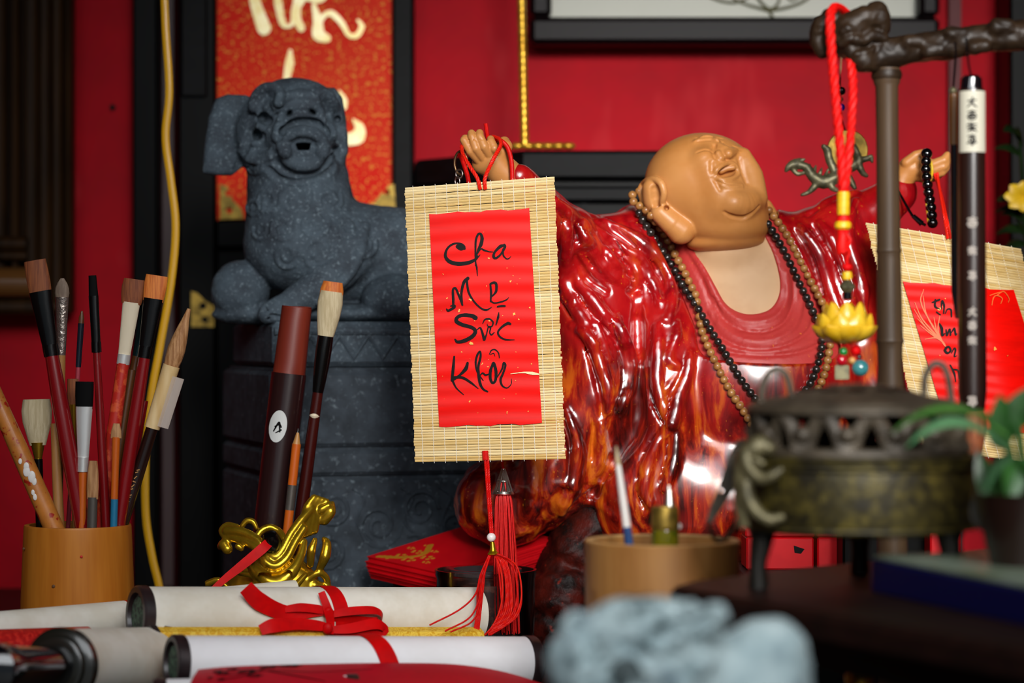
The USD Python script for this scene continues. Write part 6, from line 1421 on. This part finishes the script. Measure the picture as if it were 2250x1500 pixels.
# ---------------------------------------------------------------- bamboo holder with paint things
Hd = Frame(1.78); hs = Hd.s
hc = Hd(1455, 1186); zh = hc[2] - TABLE; hr = 171 * hs
m_bamb2 = M('pale_brown_bamboo', '#a5733c', 0.5, col2='#93612e', nscale=40, stretch=(1, 1, 0.1), col3='#6d431c', ramp3=(0.62, 0.75), n3scale=22)
t = thing('bamboo_holder', 'wide cut bamboo holder in front of the statue base', 'holder', (hc[0], hc[1], TABLE))
part(t, 'holder', lathe([(0, 0), (hr * 0.96, 0), (hr * 0.985, 0.003), (hr * 0.99, zh - 0.012), (hr, zh - 0.001), (hr * 0.985, zh), (hr * 0.91, zh), (hr * 0.90, zh - 0.002), (hr * 0.9, zh - 0.03), (0, zh - 0.03)], (hc[0], hc[1], TABLE), sides=64), m_bamb2)
part(t, 'rim_face', lathe([(hr * 0.985, zh + 0.0002), (hr * 0.9, zh + 0.0002), (hr * 0.9, zh - 0.001), (hr * 0.985, zh - 0.001), (hr * 0.985, zh + 0.0002)], (hc[0], hc[1], TABLE), sides=64), M('cut_bamboo', '#c29a62', 0.6))
def hb(u, v, w): return Hd(u, v, w)
t = thing('small_paint_brush', 'small brush with a white shaft and blue end standing in the bamboo holder', 'paint brush', hb(1388, 1240, 40))
part(t, 'bristles', tube([hb(1354, 980, 40), hb(1356, 1000, 40), hb(1359, 1024, 40)], np.array([1, 4, 6]) * hs, 10), K['creamhair'])
part(t, 'shaft', tube([hb(1358, 1020, 40), hb(1368, 1090, 40), hb(1378, 1160, 40)], np.array([6, 8, 9]) * hs, 12), K['white'])
part(t, 'blue_end', tube([hb(1377.5, 1157, 40), hb(1390, 1262, 40)], np.array([9.5, 11]) * hs, 12), M('blue_paint', '#1c3f70', 0.4))
t = thing('gold_cap_bottle', 'small green glass bottle with a gold cap standing in the bamboo holder', 'bottle', hb(1461, 1270, 60))
bo = np.array([hb(1461, 1270, 60)[0], hb(1461, 1270, 60)[1], TABLE + zh - 0.03]); hbz = hb(0, 1112, 60)[2] - bo[2]
part(t, 'bottle', lathe([(0, 0), (0.009, 0), (0.0102, 0.002), (0.0102, hbz - 0.019), (0.0095, hbz - 0.0165), (0, hbz - 0.0165)], bo, sides=28), M('olive_glass', '#6b6410', 0.12, coat=0.6, col2='#3f4a0c', nscale=90))
part(t, 'gold_cap', lathe([(0, hbz - 0.017), (0.0098, hbz - 0.017), (0.0102, hbz - 0.015), (0.0104, hbz - 0.012), (0.0100, hbz - 0.0015), (0.009, hbz), (0, hbz)], bo, sides=28), m_brass)
t = thing('paint_tube', 'pointed white nozzle of a paint tube behind the gold-capped bottle', 'paint tube', hb(1470, 1262, 10))
part(t, 'nozzle', tube([hb(1469, 1066, 10), hb(1470, 1080, 10), hb(1472, 1118, 10)], np.array([3, 7, 15]) * hs, 16), m_silver)
part(t, 'body', tube([hb(1472, 1116, 10), hb(1474, 1262, 10)], np.array([17, 18]) * hs, 16), M('lilac_tube', '#9a93ae', 0.35))
part(t, 'side_bead', ball(hb(1490, 1156, 40), 8 * hs, 2), K['white'])

# ---------------------------------------------------------------- dark wooden stand, bronze burner
hz = 0.163; SZ = ZC - hz
def atz(u, d): return np.array([(u - 1125.0) / F * d, d])
pa2, pb2, pc2, pd2 = atz(1450, 1.62), atz(2250, 1.283), atz(1650, 1.705), atz(2250, 1.946)
e1, e2 = pb2 - pa2, pd2 - pc2
poly = [pa2 + e1 * 0.03 + (pc2 - pa2) * 0.0, pa2 + e1 * 1.35, pd2 + e2 * 0.35 + [0.06, -0.05], pd2 + e2 * 0.1, pc2, pa2 + (pc2 - pa2) * 0.35]
g_ = sg.Polygon(poly).convex_hull.buffer(-0.012).buffer(0.012, 8)
plan2 = np.array(g_.exterior.coords)[:-1]
m_slab = M('dark_red_wood', '#1e0e0a', 0.5, col2='#150a07', nscale=10, stretch=(1, 6, 6), spec=0.15)
t = thing('low_wooden_stand', 'dark red-brown low wooden stand carrying the bronze burner', 'stand', (*np.array(g_.centroid.coords)[0], TABLE))
part(t, 'stand_top', prism(plan2, SZ - 0.02, SZ, 0.004), m_slab)
ap = np.array(g_.buffer(-0.018).exterior.coords)[:-1]
part(t, 'apron', prism(ap, SZ - 0.038, SZ - 0.019), m_lacq)
for q in (pa2 + (pb2 - pa2) * 0.2 + [0.035, 0.03], pa2 + e1 * 1.2 + [0.03, 0.03], pd2 + e2 * 0.2 + [0.0, -0.05], pc2 + [0.03, -0.03]):
    part(t, 'leg', box((q[0] - 0.012, q[1] - 0.012, TABLE), (q[0] + 0.012, q[1] + 0.012, SZ - 0.03), 0.003), m_slab)

Bu = Frame(1.62); us = Bu.s
bc_ = Bu(1882, 1100); br = 268 * us
zv = lambda v: Bu(0, 750 + (v - 750) * 0.957)[2]   # rims and bands are measured on the near side
m_bronze = M('aged_bronze', '#3c3410', 0.5, metal=0.3, col2='#1c1707', nscale=70, ramp=(0.35, 0.65), bump=0.7, bscale=160, col3='#62561f', ramp3=(0.5, 0.75), n3scale=110)
m_bronze2 = M('dark_aged_bronze', '#352d22', 0.5, metal=0.2, col2='#4e4436', nscale=50, bump=0.4, bscale=150)
m_bblack = M('blackened_bronze', '#14110b', 0.5, metal=0.3)
m_bronzel = M('rubbed_bronze', '#6c6446', 0.45, metal=0.4, col2='#3c3620', nscale=60)
t = thing('bronze_burner', 'round aged bronze incense burner with pierced lid and loop handles on the wooden stand', 'incense burner', (bc_[0], bc_[1], SZ))
O = (bc_[0], bc_[1], 0)
part(t, 'bowl', lathe([(0, zv(1180)), (br * 0.86, zv(1182)), (br * 0.95, zv(1172)), (br * 0.985, zv(1130)), (br * 0.985, zv(1060)), (br * 0.965, zv(1036)), (br * 0.985, zv(1030)), (br * 1.0, zv(1022)), (br * 1.0, zv(1010)), (br * 0.97, zv(1006)), (br * 0.9, zv(1007)), (br * 0.9, zv(1040)), (0, zv(1060))], O, sides=72), m_bronze)
for v in (1032, 1168): part(t, 'band', lathe([(br * 0.96, zv(v + 5)), (br * 1.0, zv(v + 4)), (br * 1.005, zv(v)), (br * 1.0, zv(v - 4)), (br * 0.96, zv(v - 5))], O, sides=72), m_bronze)
for k in range(3):
    a = math.radians(-160 + k * 120); c0 = np.array([O[0] + br * 0.86 * math.cos(a), O[1] + br * 0.86 * math.sin(a), 0])
    part(t, 'foot', tube([c0 + [0, 0, zv(1172)], c0 + [0, 0, zv(1195)], c0 + [math.cos(a) * 0.003, math.sin(a) * 0.003, (zv(1195) + SZ) / 2], c0 + [math.cos(a) * 0.002, math.sin(a) * 0.002, SZ + 0.0005]], [0.010, 0.008, 0.006, 0.0068], 14), m_bblack)
# pierced gallery: rings joined by leaning struts
gr = br * 0.83
gal = []
for v, r in ((1004, 0.005), (902, 0.004)): gal.append(tube([(O[0] + gr * math.cos(a), O[1] + gr * math.sin(a), zv(v)) for a in np.linspace(0, 2 * math.pi, 60, endpoint=False)], r, 8, closed=True))
for k in range(14):
    a0 = k * 2 * math.pi / 14
    for sg_ in (-1, 1):
        gal.append(tube([(O[0] + gr * math.cos(a0 + sg_ * 0.20 * x), O[1] + gr * math.sin(a0 + sg_ * 0.20 * x), zv(996 - 88 * x)) for x in np.linspace(0, 1, 5)], [0.010, 0.006, 0.0045, 0.0045, 0.006], 8, aspect=0.4))
    gal.append(ball((O[0] + gr * math.cos(a0), O[1] + gr * math.sin(a0), zv(958)), 0.007, 2, (1, 1, 0.9)))
part(t, 'pierced_gallery', join(*gal), m_bronze2)
lr = br * 0.905
prof = [(0, zv(846)), (lr * 0.22, zv(848)), (lr * 0.30, zv(856)), (lr * 0.5, zv(862)), (lr * 0.62, zv(874)), (lr * 0.8, zv(880)), (lr * 0.98, zv(896)), (lr, zv(900)), (lr, zv(911)), (lr * 0.97, zv(914)), (0, zv(905))]
part(t, 'lid', lathe(prof[::-1], O, sides=72), m_bronze2)
for k in range(10):
    a = k * 0.628 + 0.2; part(t, 'lid_hole', lathe([(0, 0), (0.006, 0), (0.0066, 0.0008), (0, 0.001)], (O[0] + lr * 0.42 * math.cos(a), O[1] + lr * 0.42 * math.sin(a), zv(859.5)), (0.16 * math.cos(a), 0.16 * math.sin(a), 1), 16), m_lacq)
for q in ([(1672, 896, 30), (1676, 850, 30), (1690, 820, 30), (1708, 812, 30), (1726, 822, 30), (1736, 850, 30), (1742, 896, 30)], [(2030, 880, -20), (2032, 832, -20), (2044, 806, -20), (2058, 798, -20), (2074, 806, -20), (2084, 832, -20), (2092, 886, -20)]):
    part(t, 'loop_handle', tube([Bu(*p) for p in q], 8.5 * us, 12, n=4), m_bronze2)
hf = Field(Bu(1590, 1170, 260), Bu(1745, 945, 60), 0.0009)
def hq(pts, r, k=4, n=3): hf.chain([Bu(*p) for p in pts], np.asarray(r, float) * us, k * us, False, n)
hq([(1660, 985, 150), (1640, 1000, 150), (1648, 1030, 165), (1672, 1052, 180), (1696, 1046, 190), (1716, 1032, 190)], [24, 20, 16, 14, 12, 9]); hq([(1670, 975, 150), (1690, 985, 160)], [20, 14])
hq([(1640, 1050, 150), (1642, 1090, 160), (1662, 1124, 175), (1690, 1142, 185), (1718, 1136, 185)], [15, 17, 15, 13, 9]); hq([(1634, 1010, 140), (1630, 1100, 140), (1636, 1160, 140)], [20, 18, 12]); hq([(1660, 1010, 180), (1676, 1018, 186)], [9, 7])
part(t, 'dragon_handle', hf.mesh(1), m_bronzel, 'curled dragon handle of paler rubbed bronze', smooth=True)
pd3 = sg.Polygon([(1636, 962), (1618, 968), (1600, 1000), (1578, 1070), (1560, 1112), (1552, 1146), (1564, 1150), (1590, 1112), (1622, 1060), (1640, 1030)]).difference(sg.Point(1585, 1078).buffer(3.5, 8))
t2 = thing('metal_spatula', 'dark leaf-shaped metal spatula with a bent wire end left of the bronze burner', 'spatula', Bu(1600, 1060, 70))
part(t2, 'blade', ink([pd3], lambda w, h: np.array([P(x, y, 1.655 - e) for (x, y), e in zip(w, h)]), 0.002, 0.1), m_bronze2)
part(t2, 'bent_wire', tube([P(1557, 1140, 1.655), P(1562, 1164, 1.66), P(1574, 1186, 1.67), P(1592, 1182, 1.67), P(1616, 1160, 1.655), P(1636, 1144, 1.64)], 0.0017, 8, n=4), m_bronze2)

# blue box with pale lid on the stand, plant in a pot
qa2, qb2 = atz(1915, 1.574), atz(2250, 1.385); dr_ = qb2 - qa2; nr_ = np.array([-dr_[1], dr_[0]]); nr_ = nr_ if nr_[1] > 0 else -nr_; nr_ /= np.linalg.norm(nr_)
dr_ = dr_ / np.linalg.norm(dr_)
bp = [qa2, qa2 + dr_ * 0.30, qa2 + dr_ * 0.30 + nr_ * 0.17, qa2 + nr_ * 0.17]
t = thing('blue_box', 'flat dark blue box with a pale grey-green top lying on the stand at the right', 'box', (*np.mean(bp, 0), SZ))
part(t, 'box_body', prism(bp, SZ, SZ + 0.021, 0.001), M('navy_card', '#04083a', 0.5, spec=0.2))
part(t, 'box_top', prism((np.array(bp) - np.mean(bp, 0)) * 0.985 + np.mean(bp, 0), SZ + 0.021, SZ + 0.0245, 0.001), M('pale_green_card', '#6f7a6c', 0.45, col2='#5b6650', nscale=20))
Pl = Frame(1.5); pc3 = np.array([Pl(2262, 0)[0], 1.5])
t = thing('potted_plant', 'out of focus green leafy plant in a dark brown pot at the lower right', 'plant', (pc3[0], pc3[1], SZ + 0.0245))
zp0 = SZ + 0.0245
part(t, 'pot', lathe([(0, 0), (0.024, 0), (0.033, 0.040), (0.035, 0.045), (0.032, 0.045), (0.030, 0.036), (0, 0.036)], (pc3[0], pc3[1], zp0), sides=32), M('dark_brown_pot', '#1c0d08', 0.35, coat=0.3))
m_gl = M('fresh_green_leaf', '#3f6a2a', 0.4, col2='#2a5a24', nscale=30); m_gd = M('deep_green_leaf', '#173a12', 0.4, col2='#24501a', nscale=30); m_dl = M('withered_dark_leaf', '#1c140a', 0.5, col2='#26210e', nscale=30); m_gp = M('pale_green_leaf', '#4f7a52', 0.4, col2='#3f6a44', nscale=30)
top = np.array([pc3[0], pc3[1], zp0 + 0.033])
part(t, 'stem', tube([top, Pl(2240, 1080), Pl(2215, 980), Pl(2205, 940)], [0.004, 0.0035, 0.003, 0.002], 8, n=4), m_gd); part(t, 'stem', tube([top + [0.006, 0, 0], Pl(2256, 1060), Pl(2240, 960), Pl(2236, 900)], [0.004, 0.003, 0.003, 0.002], 8, n=4), m_gd)
for b_, tp, sd, wd, bend, m_ in (((2208, 945, 0), (1958, 952, 30), (0, 1, 0.4), 0.011, (0, 0, 0.016), m_gl), ((2222, 1000, 0), (1990, 985, 60), (0, 1, 0.5), 0.013, (0, 0, 0.020), m_gp), ((2200, 990, 0), (2196, 866, 20), (1, 0.3, 0), 0.020, (0.002, 0, 0), m_gd), ((2236, 940, 0), (2262, 850, 10), (1, 0.2, 0), 0.022, (0, 0, 0), m_gd),
        ((2226, 1000, 20), (2160, 1090, 60), (0.6, 0.6, 0.4), 0.020, (-0.004, 0, 0.004), m_gp), ((2240, 1010, 30), (2290, 1110, 60), (0.6, 0.5, 0.2), 0.022, (0.004, 0, 0.004), m_gd), ((2214, 960, 10), (2120, 905, -20), (0, 1, 0.5), 0.012, (0, 0, 0.006), m_gl), ((2236, 1020, 40), (2216, 1110, 80), (1, 0.3, 0.2), 0.016, (0, 0, 0.003), m_gd), ((2236, 920, 0), (2330, 900, 0), (0, 1, 0.4), 0.02, (0, 0, 0.01), m_gd), ((2215, 1130, -40), (2150, 985, -60), (1, 0.3, 0), 0.018, (-0.002, 0, 0), m_gd), ((2200, 1180, -60), (2160, 1060, -80), (1, 0.2, 0), 0.020, (-0.004, 0, 0), m_dl), ((2212, 1170, -50), (2186, 1010, -70), (1, 0.2, 0), 0.024, (-0.002, 0, 0), m_dl)):
    part(t, 'leaf', leaf(Pl(*b_), Pl(*tp), sd, wd, bend, 12), m_, smooth=True)
for u, v in ((2196, 1118), (2226, 1124)): part(t, 'red_bud', ball(Pl(u, v, 40), 0.0045, 2, (0.8, 0.8, 1.6)), m_ribbon, smooth=True)

# ---------------------------------------------------------------- gold figurines under the stand, pale stone animal at the front
gf = Frame(1.72)
for i, (u, v0, lbl) in enumerate(((1888, 1425, 'small gold gourd figurine in the shade under the wooden stand, left one'), (2112, 1470, 'gold gourd figurine in the shade under the stand near the right corner'), (1582, 1352, 'gold gourd figurine peeping out between the pale stone animal and the stand'))):
    d = 1.72 if i < 2 else 1.66
    p = P(u, v0, d); hh = p[2] - TABLE
    th = thing('gold_figurine', lbl, 'figurine', (p[0], d, TABLE))
    part(th, 'body', lathe([(0, 0), (0.010, 0.001), (0.016, 0.25 * hh), (0.014, 0.42 * hh), (0.007, 0.55 * hh), (0.010, 0.68 * hh), (0.0105, 0.76 * hh), (0.005, 0.88 * hh), (0.003, 0.95 * hh), (0, hh)], (p[0], d, TABLE), sides=28), m_gold)
    part(th, 'neck_ring', lathe([(0.006, 0.53 * hh), (0.009, 0.545 * hh), (0.009, 0.56 * hh), (0.006, 0.575 * hh)], (p[0], d, TABLE), sides=28), m_gold)

An = Frame(1.28); as_ = An.s
va = 750 + 0.30 * F / 1.28
af = Field(An(1175, va + 10, 200), An(1810, 1290, -200), 0.0016)
def ae(c, r, k=12): af.ell(An(*c), np.asarray(r, float)[[0, 2, 1]] * as_, k * as_)
ae((1400, 1470, 40), (176, 160, 140)); ae((1462, 1440, 20), (130, 125, 130), 30); ae((1262, 1452, 50), (62, 70, 60), 24)
ae((1672, 1520, -10), (118, 160, 120), 24); ae((1580, 1530, 10), (120, 130, 120), 40); ae((1700, 1430, -10), (72, 74, 80), 30)
ae((1480, 1720, 10), (260, 230, 150), 60); ae((1480, va - 40, 0), (290, 60, 170), 30)
for c in ((1330, 1560, 110), (1560, 1700, 90)): af.chain([An(*c), An(c[0] - 20, 1850, 130), An(c[0] - 50, va - 40, 150)], np.array([70, 52, 50]) * as_, 20 * as_)
rg = np.random.default_rng(3)
for k in range(60):     # curls of the mane
    u, v = 1235 + 330 * rg.uniform(), 1320 + 240 * rg.uniform(); d = af.front(u, v)
    if d is None: continue
    r = rg.uniform(18, 34); c = P(u, v, d)
    af.chain([c + as_ * r * np.array([math.cos(a) * (1 - a / 9), -0.1, math.sin(a) * (1 - a / 9)]) for a in np.linspace(0, 6, 9)], 11 * as_, 4 * as_)
af.wrinkle(9 * as_, 75, (1, 1, 1), 8, False, 3, 0.6)
af.slab([(1000, va), (2000, va), (2000, va + 300), (1000, va + 300)], 1.0, 1.6, 0, True)
single('stone_animal', af.mesh(1), M('pale_blue_grey_stone', '#8fa4a8', 0.75, spec=0.2, col2='#b4c5c6', nscale=45, ramp=(0.35, 0.65), bump=0.5, bscale=200, col3='#5f7480', ramp3=(0.6, 0.75), n3scale=30), 'out of focus pale blue-grey stone animal with a curly mane in the foreground', 'stone figurine', smooth=True)
